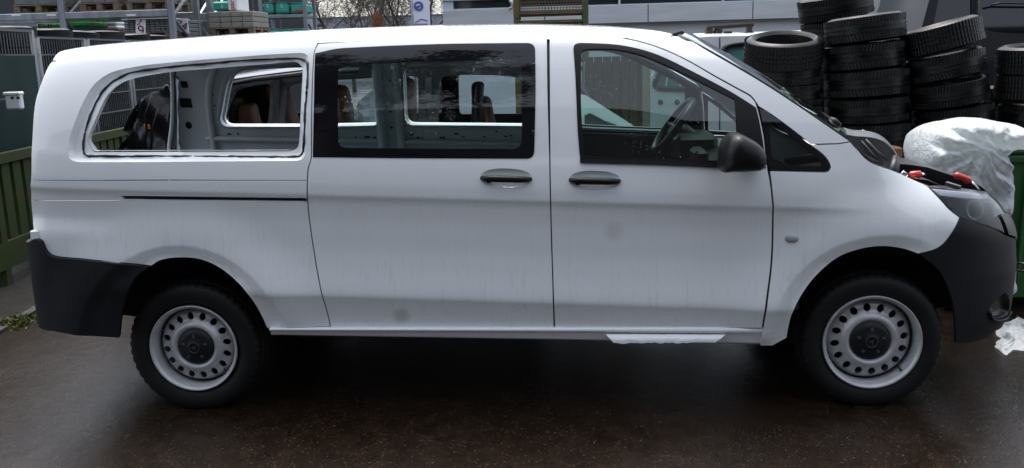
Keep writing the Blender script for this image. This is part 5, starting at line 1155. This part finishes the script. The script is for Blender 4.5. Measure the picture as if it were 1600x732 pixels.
p = thing('green_sack_pallet', 'bright green and grey printed sacks on the lower rack shelf', 'sacks', tuple(at(75, 56, YR+.1)))
lo, hi = px_box(56, 35, 96, 56, YR+.1, .75)
for k in range(3):
    dz = (hi[2]-lo[2])/3; s_ = MB().bbox((lo[0]+random.uniform(-.03, .03), lo[1], lo[2]+k*dz), (hi[0]+random.uniform(-.03, .03), hi[1], lo[2]+(k+1)*dz-.006), .05).build('sack', LIME, p)
    l2 = (lo[0]+.09, lo[1]-.006, lo[2]+k*dz+.02); MB().bbox(l2, (hi[0]-.09, lo[1]+.01, lo[2]+(k+1)*dz-.02), .004).build('print_panel', SILV if k != 0 else ORNG, s_)
text('printed_letters', 'EHL', .17, ((lo[0]+hi[0])/2-.03, lo[1]-.010, hi[2]-.085), INK, p)
zt = pallet('wooden pallet carrying the bright green sacks', lo[0]-.05, hi[0]+.05, YR+.08, lo[2]-.147)
gs = thing('green_wrapped_pallet', 'pallet goods under dark green netting right of the green sacks', 'goods', tuple(at(120, 57, YR+.3))); lo, hi = px_box(111, 36, 136, 57, YR+.3, .7)
MB().bbox(lo, hi, .02).build('wrapped_load', mat('teal_netting', (.03, .10, .085), .6, col2=(.02, .06, .05), scale=(20, 20, 20)), gs); MB().bbox((lo[0]-.01, lo[1]-.01, hi[2]-.04), (hi[0]+.01, hi[1], hi[2]+.02), .01).build('load_lid', LIME, gs)
# white wrapped pallet between the frames
ww = thing('white_wrapped_pallet', 'white film wrapped pallet with small red print between the uprights', 'goods', tuple(at(170, 47, YR+1.6))); lo, hi = px_box(157, 19, 181, 47, YR+1.6, .8)
for k in range(4): dz = (hi[2]-lo[2])/4; MB().bbox((lo[0]+random.uniform(-.015, .015), lo[1], lo[2]+k*dz), (hi[0]+random.uniform(-.015, .015), hi[1], lo[2]+(k+1)*dz-.004), .03).build('wrapped_layer', WHITEP, ww)
l2, h2 = px_box(164, 37, 168.5, 42, YR+1.592, .006); MB().bbox(l2, h2, .002).build('red_mark', REDP, ww)
for yy, hh in ((46.5, 1.6), (19.5, 1.5)): l2, h2 = px_box(158, yy-hh, 180, yy, YR+1.593, .004); MB().box(l2, h2).build('red_print_line', REDP, ww)
pallet('wooden pallet under the white film wrapped goods', lo[0], hi[0], YR+1.62, lo[2]-.147)
# paving block stacks with white covers and purple print
x0, x1 = X(190, 50, YR), X(263, 50, YR); z0 = Z(225, 62, YR); z1 = Z(225, 31, YR); hb = (x1-x0)
pallet('wooden pallet under the small grey paving blocks', x0, x1, YR+.08, zb0+.002)
block_stack('small grey paving blocks stacked beside the purple printed cover', x0, x1, YR+.1, zb0+.15, z1, 9, 5, .76, STONE)
cv = thing('printed_cover', 'white cover sheet with purple sign hanging over the paving blocks', 'cover', (x0, YR, z1)); MB().bbox((x0-.02, YR+.06, z1+.004), (x1+.02, YR+.9, z1+.022), .006).build('cover_top', WHITEP, cv)
fl = [at(*q, YR+.07) for q in ((212, 30.5), (227.5, 30.5), (227.5, 52), (222, 58), (212, 51))]; MB().prism(fl, (0, .012, 0)).build('cover_flap', WHITEP, cv)
text('purple_sign', '9', .24, at(220.5, 49, YR+.066), PURP, cv); text('purple_sign', 'J', .15, at(219.5, 33.5, YR+.066), PURP, cv, (PI/2, .6, 0))
cv2 = thing('printed_cover', 'white cover sheet with purple sign hanging on the right upright bay', 'cover', tuple(at(280, 52, YR+.5))); MB().prism([at(*q, YR+.5) for q in ((262, 29), (292, 29), (295, 53), (280, 49), (263, 55))], (0, .02, 0)).build('cover_flap', WHITEP, cv2); text('purple_sign', 'J4', .20, at(286, 41, YR+.49), PURP, cv2, (PI/2, .4, 0))
lo, hi = px_box(263, 30, 293, 62, YR+.53, .7); block_stack('grey paving blocks behind the right purple printed cover', lo[0], hi[0], YR+.53, lo[2], hi[2], 4, 5, .7, STONE); pallet('wooden pallet under the right bay paving blocks', lo[0], hi[0], YR+.53, lo[2]-.148)
# buff concrete block stack right of the racks
YB = 11.5; x0, x1 = X(327, 40, YB), X(396, 40, YB); zz = Z(350, 57, YB)
pallet('wooden pallet under the buff concrete blocks', x0, x1, YB, zz, .9)
block_stack('buff concrete blocks stacked three courses high beside the racks', x0, x1, YB+.01, zz+.146, Z(350, 18, YB), 4, 3, .88, BEIGE)
block_stack('pale lower stack that carries the buff concrete blocks', x0-.02, x1+.02, YB, .002, zz-.004, 2, 4, .9, BEIGE)
TEALP = mat('green_printed_film', (.03, .28, .20), rough=.4, bump=(15, .5, .01), col2=(.05, .34, .26), scale=(4, 4, 4))
sk = thing('green_film_pack', 'green film pack with white red-lettered end on the concrete blocks', 'pack', tuple(at(350, 17, YB+.1))); lo, hi = px_box(332, 2, 356, 17, YB+.1, .6); MB().bbox(lo, hi, .03).build('pack_body', TEALP, sk)
l2, h2 = px_box(356.5, -6, 370, 17.5, YB+.1, .6); MB().bbox(l2, h2, .02).build('white_end', WHITEP, sk); text('red_letters', 'par', .13, at(362.5, 8, YB+.094), REDP, sk, (PI/2, -PI/2, 0)); text('white_mark', 'S', .09, at(347, 11, YB+.094), WHITEP, sk)
# shelf with green crates
YS = 14.0; sh = thing('crate_shelf', 'steel shelf holding rows of green packs left of the bare trees', 'shelf', tuple(at(444, 200, YS)*[1, 1, 0]), None)
for px in (408.5, 477):
    for y in (YS, YS+.7): x = X(px, 25, YS); MB().bbox((x-.035, y-.035, 0), (x+.035, y+.035, 4), .006).build('upright', GALV, sh)
for py in (23.5, 57.5, -10): z = Z(444, py, YS); MB().bbox((X(409, 25, YS), YS-.04, z-.06), (X(477, 25, YS), YS+.74, z), .006).build('shelf_board', GALV, sh)
for k, (a, b, t_, bt, nm) in enumerate(((410, 426, 3, 22, 'upper left'), (430, 450, 3, 22, 'upper middle'), (454, 476, 3, 22, 'upper right'), (412, 429, 44.5, 57, 'lower left'), (431, 452, 45, 57, 'lower middle'), (454, 476, 44, 57, 'lower right'))):
    lo, hi = px_box(a, t_, b, bt, YS+.02, .6); c_ = thing('green_pack', 'green film pack, %s one on the steel shelf' % nm, 'pack', tuple((np.array(lo)+np.array(hi))/2*[1, 1, 0]+[0, 0, lo[2]]), 'green packs on the steel shelf')
    MB().bbox(lo, (hi[0], hi[1], hi[2]-.03), .04).build('pack_body', TEALP, c_); MB().bbox((lo[0]+.03, lo[1]+.03, hi[2]-.032), (hi[0]-.03, hi[1]-.03, hi[2]), .012).build('pack_top', TEALP, c_)
    if k == 2: l2, h2 = px_box(461, 15, 473, 18.5, YS+.012, .006); MB().box(l2, h2).build('red_label', REDP, c_)
    elif k < 3: text('white_mark', 'S', .10, at((a+b)/2, 10, YS+.012), WHITEP, c_)
sg = thing('letter_sign', 'white sign board with a large black letter A', 'sign', tuple(at(484, 200, YS+1)*[1, 1, 0])); lo, hi = px_box(476, 29, 491, 51, YS+1, .03); MB().bbox(lo, hi, .004).build('board', WHITEP, sg); text('letter', 'A', .22, at(483, 44, YS+.994), INK, sg); MB().tube([((lo[0]+hi[0])/2, YS+1.05, 0), ((lo[0]+hi[0])/2, YS+1.05, hi[2])], .03, 6).build('pole', GALV, sg, True)

shd = thing('storage_shed', 'dark grey open shed far behind the pallet racks', 'building', (-14, 17, 0)); SHM = mat('shed_dark_wall', (.035, .038, .042), .8, col2=(.05, .052, .055), scale=(.6, .6, .6))
MB().box((X(-160, 30, 17), 17, 0), (X(318, 30, 17), 24, 5.2)).build('wall', SHM, shd)
for k in range(16): a = X(-160, 30, 17)+k*.62; MB().bbox((a, 16.95, .2), (a+.56, 17.02, 5.0), .02).build('wall_board', SHM, shd)
MB().bbox((X(-165, 30, 17), 16.7, 5.2), (X(322, 30, 17), 24.3, 5.4), .03).build('roof_edge', GALV, shd)
# ---- stack of wire mesh stillages above the roof
YG = 11.0; x0, x1 = X(803, 30, YG), X(919, 30, YG); zc = Z(860, 28, YG)
def stillage(z0, h, label):
    s = thing('mesh_stillage', label, 'stillage', ((x0+x1)/2, YG, z0), 'rusty mesh stillages stacked behind the van roof'); d = .8
    for x in (x0+.04, x1-.04):
        for y in (YG, YG+d): MB().bbox((x-.045, y-.045, z0), (x+.045, y+.045, z0+h-.004), .008).build('corner_post', RUSTG, s)
    for z in (z0+.10, z0+h-.06):
        for y in (YG, YG+d): MB().bbox((x0+.085, y-.025, z-.025), (x1-.085, y+.025, z+.025), .004).build('rail', RUSTG, s)
        for x in (x0+.04, x1-.04): MB().bbox((x-.025, YG+.046, z-.025), (x+.025, YG+d-.046, z+.025), .004).build('side_rail', RUSTG, s)
    mb = MB()
    for y in (YG, YG+d):
        for x in np.arange(x0+.1, x1-.09, .052): mb.beam((x, y, z0+.1), (x, y, z0+h-.06), .008)
        for z in np.arange(z0+.15, z0+h-.08, .052): mb.beam((x0+.08, y+.006, z), (x1-.08, y+.006, z), .008)
    for x in (x0+.04, x1-.04):
        for y in np.arange(YG+.08, YG+d, .052): mb.beam((x, y, z0+.1), (x, y, z0+h-.06), .008)
    o = mb.build('wire_mesh', RUSTG, s); o['kind'] = 'stuff'
    MB().bbox((x0+.09, YG+.05, z0+.05), (x1-.09, YG+d-.05, z0+.075), .004).build('floor_plate', RUSTG, s)
    for px in (822, 900): p = at(px, 31, YG-.04); MB().tube([(p[0]-.06, p[1], z0+h-.10), (p[0]-.05, p[1]-.02, z0+h-.14), (p[0]+.05, p[1]-.02, z0+h-.14), (p[0]+.06, p[1], z0+h-.10)], .01, 6).build('gate_latch', RUSTG, s, True)
hs_ = zc/3
for k, lab in enumerate(('lowest mesh stillage of the stack behind the van', 'third mesh stillage from the top of the stack behind the van', 'rusty mesh stillage just under the topmost one behind the roof', 'topmost rusty mesh stillage rising above the van roof')): stillage(k*(hs_), hs_, lab)

# ---- grey hall behind
YH = 22.0; hall = thing('industrial_hall', 'pale grey industrial hall with dark window strip behind the van roof', 'building', tuple(at(1000, 200, YH)*[1, 1, 0]))
PAN = mat('grey_wall_panel', (.48, .50, .52), rough=.6, col2=(.41, .43, .45), scale=(.8, .8, 6)); CLAD = mat('pale_cladding', (.50, .56, .62), rough=.45); DGL = mat('dark_glazing', (.025, .032, .035), rough=.1, spec=.5); WALLW = mat('white_plaster', (.62, .65, .69), rough=.8, col2=(.54, .57, .60), scale=(1, 1, 1))
hx0, hx1 = X(691, 20, YH), 22.0; zb = Z(760, 41, YH)-.02; zw = Z(760, 14.5, YH)+.0; zt_ = Z(760, 3, YH)+.05
MB().box((hx0+.2, YH+.35, 0), (hx1, YH+14, zb+.02)).build('lower_wall', WALLW, hall)
npn = 8
for k in range(npn): a = hx0+(hx1-hx0)*k/npn; MB().bbox((a+.012, YH, zb), (a+(hx1-hx0)/npn-.012, YH+.3, zw), .01).build('wall_panel', PAN, hall)
MB().box((hx0+.05, YH+.301, zb+.025), (hx1, YH+14, zt_+3)).build('hall_core', PAN, hall)
MB().bbox((hx0, YH-.02, zt_), (hx1, YH+.28, zt_+.09), .01).build('cladding_foot', CLAD, hall)
for k in range(90): a = hx0+k*.22; MB().bbox((a, YH+.0, zt_+.09), (a+.15, YH+.25, zt_+2.5), .02).build('cladding_rib', CLAD, hall) if a < hx1 else None
wx = [(X(708, 12, YH), X(800, 12, YH)-.03), (X(800, 12, YH)+.03, X(968, 8, YH)-.03), (X(968, 8, YH)+.03, X(1130, 6, YH)-.03), (X(1130, 6, YH)+.03, hx1-.2)]
for a, b in wx: wn = MB().box((a+.04, YH+.14, zw+.03), (b-.04, YH+.17, zt_-.02)).build('window', DGL, hall); MB().bbox((a, YH+.05, zw+.001), (b, YH+.2, zw+.03), .004).build('sill', CLAD, wn); MB().bbox((b, YH+.02, zw), (b+.06, YH+.25, zt_-.001), .004).build('mullion', CLAD, wn)
MB().box((hx0, YH+.05, zw), (wx[0][0], YH+.25, zt_)).build('corner_cladding', CLAD, hall)
for py0, py1 in ((8, 19), (26, 40)):
    z0, z1 = Z(690, py1, YH), Z(690, py0, YH); w_ = MB().box((hx0-.02, YH+2, z0), (hx0+.1, YH+3.6, z1)).build('window', DGL, hall)
MB().tube([at(797, 1, YH-.15), at(801, 4, YH-.2), at(801, 12, YH-.2), at(796, 14, YH-.15)], .05, 8).build('vent_pipe', CLAD, hall, True)
for k in range(10): pass
# low mesh fence in front of the hall, above the windscreen
hf = thing('hall_fence', 'low wire fence in front of the hall above the windscreen', 'fence', tuple(at(1080, 200, 12)*[1, 1, 0])); x0, x1 = X(1055, 55, 12), X(1110, 55, 12); z1 = Z(1080, 56, 12)
mb = MB()
for x in np.arange(x0, x1, .09): mb.beam((x, 12, 0), (x, 12, z1), .012)
mb.build('pickets', WIRE, hf)['kind'] = 'stuff'
for dz in (.06, .12, .6): MB().beam((x0, 12, z1-dz), (x1, 12, z1-dz), .012).build('rail', WIRE, hf)
far = thing('far_hall', 'hazy grey hall far behind the bare trees', 'building', (-14, 62, 0)); FH = mat('far_grey_wall', (.25, .27, .30), .8)
MB().box((X(380, 40, 60), 60, 0), (X(700, 40, 60), 75, Z(560, 27, 60))).build('wall', FH, far); MB().bbox((X(378, 40, 60), 59.8, Z(560, 27, 60)), (X(702, 40, 60), 75.2, Z(560, 25, 60)), .1).build('roof_edge', CLAD, far)

# ---- banner
bnr = thing('banner_flag', 'white upright banner with blue ring emblem and lilac foot', 'banner', tuple(at(650, 200, 17)*[1, 1, 0])); lo, hi = px_box(647, -40, 669, 42.5, 17, .012)
MB().bbox(lo, hi, .003).build('cloth', mat('banner_cloth', (.70, .72, .80), .7), bnr); l2, h2 = px_box(647.5, 37, 668.5, 42, 16.99, .006); MB().box(l2, h2).build('lilac_foot', mat('lilac_print', (.20, .18, .50), .6), bnr)
c_ = at(654, 10, 16.985); MB().lathe([(.065, -.003), (.11, -.003), (.11, .003), (.065, .003)], 24, 'y', c_, True).build('ring_emblem', BLUEP, bnr); MB().beam(c_+[-.1, -.004, -.04], c_+[.1, -.004, .02], .005, .035).beam(c_+[-.04, -.004, -.10], c_+[-.01, -.004, .0], .005, .03).build('emblem_bar', BLUEP, bnr)
MB().beam(at(649, 36, 16.985), at(658, 30, 16.985), .006, .02).beam(at(658, 30, 16.985), at(668, 33, 16.985), .006, .02).build('roof_line_print', BLUEP, bnr); MB().tube([(lo[0]-.03, 17, 0), (lo[0]-.03, 17, 4.6)], .025, 8).build('pole', GALV, bnr, True)

# ---- bare trees
BARK = mat('wet_grey_bark', (.075, .065, .055), rough=.85, col2=(.045, .04, .035), scale=(8, 8, 3))
def bare_tree(px, Y, h, spread, seed, label, lean=0, m=None, dens=1.0, trunk_r=.14, fork=.16):
    m = m or BARK; rnd = np.random.RandomState(seed); base = at(px, 40, Y)*[1, 1, 0]; t = thing('bare_tree', label, 'tree', tuple(base), 'bare winter trees behind the yard')
    V = []; F = []
    def seg(p, q, r0, r1, ns, V, F):
        d = q-p; d = d/np.linalg.norm(d); a = np.cross(d, (0.3, .9, .1)); a /= np.linalg.norm(a); b = np.cross(d, a); n = len(V)
        for P, r in ((p, r0), (q, r1)):
            for k in range(ns): V.append(P+r*(a*math.cos(2*PI*k/ns)+b*math.sin(2*PI*k/ns)))
        for k in range(ns): F.append((n+k, n+(k+1) % ns, n+ns+(k+1) % ns, n+ns+k))
    def grow(p, d, L, r, lev):
        steps = 3 if lev < 3 else 2
        for s in range(steps):
            q = p+d*L/steps; r2 = r*(.86 if lev < 4 else .7); seg(p, q, r, r2, 5 if lev < 2 else 3, V, F); p = q; r = r2
            d = d+rnd.randn(3)*.13; d[2] += .03; d /= np.linalg.norm(d)
            if lev < 6 and s > 0 or lev == 0:
                for k in range(1 if lev else 2):
                    if rnd.rand() < .85*dens: b = rnd.randn(3); b -= d*(b @ d); b /= np.linalg.norm(b); e = d*.62+b*spread; e /= np.linalg.norm(e); grow(p, e, L*rnd.uniform(.55, .8), max(r*.58, .007), lev+1)
        if lev < 6: 
            for k in range(2): b = rnd.randn(3)*.45; e = d+b; e /= np.linalg.norm(e); grow(p, e, L*rnd.uniform(.6, .8), max(r*.75, .007), lev+1)
    p = base.copy(); TV = []; TF = []; d = np.array((lean, 0, 1.)); d /= np.linalg.norm(d); r = trunk_r
    for k in range(5): q = p+d*h*fork/5; seg(p, q, r, r*.93, 10, TV, TF); p = q; r *= .93; d = d+rnd.randn(3)*.03; d /= np.linalg.norm(d)
    o = obj('trunk', TV, TF, m, t, True); grow(p, d, h*.17, r, 0)
    obj('crown', V, F, m, t)
for i, (px, Y, h, sp, lean, lab) in enumerate(((505, 30, 9, .55, .02, 'leafless spreading tree right of the green pack shelf'), (583, 34, 10, .5, .05, 'leafless tree just left of the snapped brown trunk'), (548, 42, 11, .5, -.02, 'slender distant leafless tree midway between shelf and snapped trunk'),
        (636, 27, 9, .6, -.12, 'leafless twisting tree left of the white banner'), (686, 26, 9, .55, -.18, 'leafless leaning tree between banner and hall corner'), (378, 32, 9, .55, .03, 'leafless tree above the buff concrete blocks'), (440, 40, 10, .5, 0, 'distant leafless tree behind the green pack shelf'), (612, 45, 10, .5, .0, 'faint distant leafless tree right of the snapped trunk'))):
    bare_tree(px, Y, h, sp, 20+i, lab, lean, trunk_r=.15 if i < 2 else .12)
def snag():
    t = thing('snapped_trunk', 'snapped tree trunk with orange brown torn wood above the roof', 'tree', tuple(at(590, 200, 19)*[1, 1, 0])); Y = 19; rnd = random.Random(4)
    MB().tube([at(586, 110, Y)*[1, 1, 0], at(588, 50, Y), at(591, 36, Y), at(594, 24, Y), at(597, 10, Y), at(600, -10, Y), at(604, -40, Y)], [.13, .11, .10, .075, .055, .045, .03], 8).build('trunk', BARK, t, True)
    mb = MB(); O = mat('torn_wood', (.30, .13, .045), rough=.8, col2=(.17, .075, .03), scale=(30, 30, 5))
    for k in range(26): a = at(rnd.uniform(582, 596), rnd.uniform(38, 52), Y-.1); b = at(rnd.uniform(583, 602), rnd.uniform(18, 34), Y-.12+rnd.uniform(-.05, .08)); mb.beam(a, b, rnd.uniform(.02, .05), .02)
    mb.build('torn_wood', O, t)
snag()

# ---- what stands behind the photographer and mirrors in paint and glass
wre = thing('opposite_warehouse', 'dark grey warehouse opposite the van, mirrored in its windows', 'building', (2, -17, 0)); DW = mat('dark_warehouse_cladding', (.050, .052, .055), rough=.7, col2=(.035, .036, .04), scale=(.5, .5, .5))
MB().box((-26, -30, 0), (30, -17, 9.6)).build('wall', DW, wre)
for k in range(28): MB().bbox((-26+k*2+.05, -17.06, .4), (-26+k*2+1.9, -16.98, 9.4), .02).build('cladding_sheet', DW, wre)
MB().bbox((-26.2, -30.2, 9.6), (30.2, -16.8, 9.85), .03).build('roof_edge', DARK, wre)
NEED = mat('dark_conifer_needles', (.018, .030, .016), rough=.7)
def conifer(x, y, h, r, seed, label):
    rnd = np.random.RandomState(seed); t = thing('conifer_tree', label, 'tree', (x, y, 0), 'dark trees opposite the van'); MB().tube([(x, y, 0), (x, y, h*.5), (x, y, h)], [.28, .18, .02], 8).build('trunk', BARK, t, True)
    pts = []
    for k in range(9000):
        z = h*(.12+.88*rnd.rand()**.8); R = r*(1-z/h)**.75+.15; a = rnd.rand()*2*PI; lump = .65+.35*math.sin(a*5+z*3.1)*math.sin(z*2.3+a*2); q = R*lump*(rnd.rand()**.45); pts.append((x+q*math.cos(a), y+q*math.sin(a), z-.25*q))
    leaf_mass('crown', pts, .17, NEED, t, .5)
def broad_tree(x, y, h, zc, rx, rz, seed, label):
    rnd = np.random.RandomState(seed); t = thing('evergreen_tree', label, 'tree', (x, y, 0), 'dark trees opposite the van'); mb = MB().tube([(x, y, 0), (x+.1, y, zc*.5), (x, y+.1, zc), (x, y, h*.9)], [.3, .24, .16, .03], 8)
    for k in range(9): a = k*2.4; z = zc-rz*.5+k*.35; mb.tube([(x, y, z), (x+rx*.5*math.cos(a), y+rx*.5*math.sin(a), z+.6), (x+rx*.85*math.cos(a), y+rx*.85*math.sin(a), z+.9)], [.09, .06, .02], 5)
    mb.build('trunk', BARK, t, True); cl = [(rnd.randn(3)*.42) for _ in range(46)]; pts = []
    for k in range(26000): c_ = cl[rnd.randint(46)]; q = c_+rnd.randn(3)*.11; pts.append((x+q[0]*rx*1.15, y+q[1]*rx*1.15, zc+q[2]*rz*1.15))
    leaf_mass('crown', pts, .16, NEED, t, .8)
broad_tree(-2.6, -12.5, 15, 11.2, 3.4, 3.6, 5, 'dark broad evergreen opposite the van, mirrored in the sliding door glass')
conifer(-7.6, -13.5, 11, 2.6, 4, 'dark conifer opposite the rear of the van')
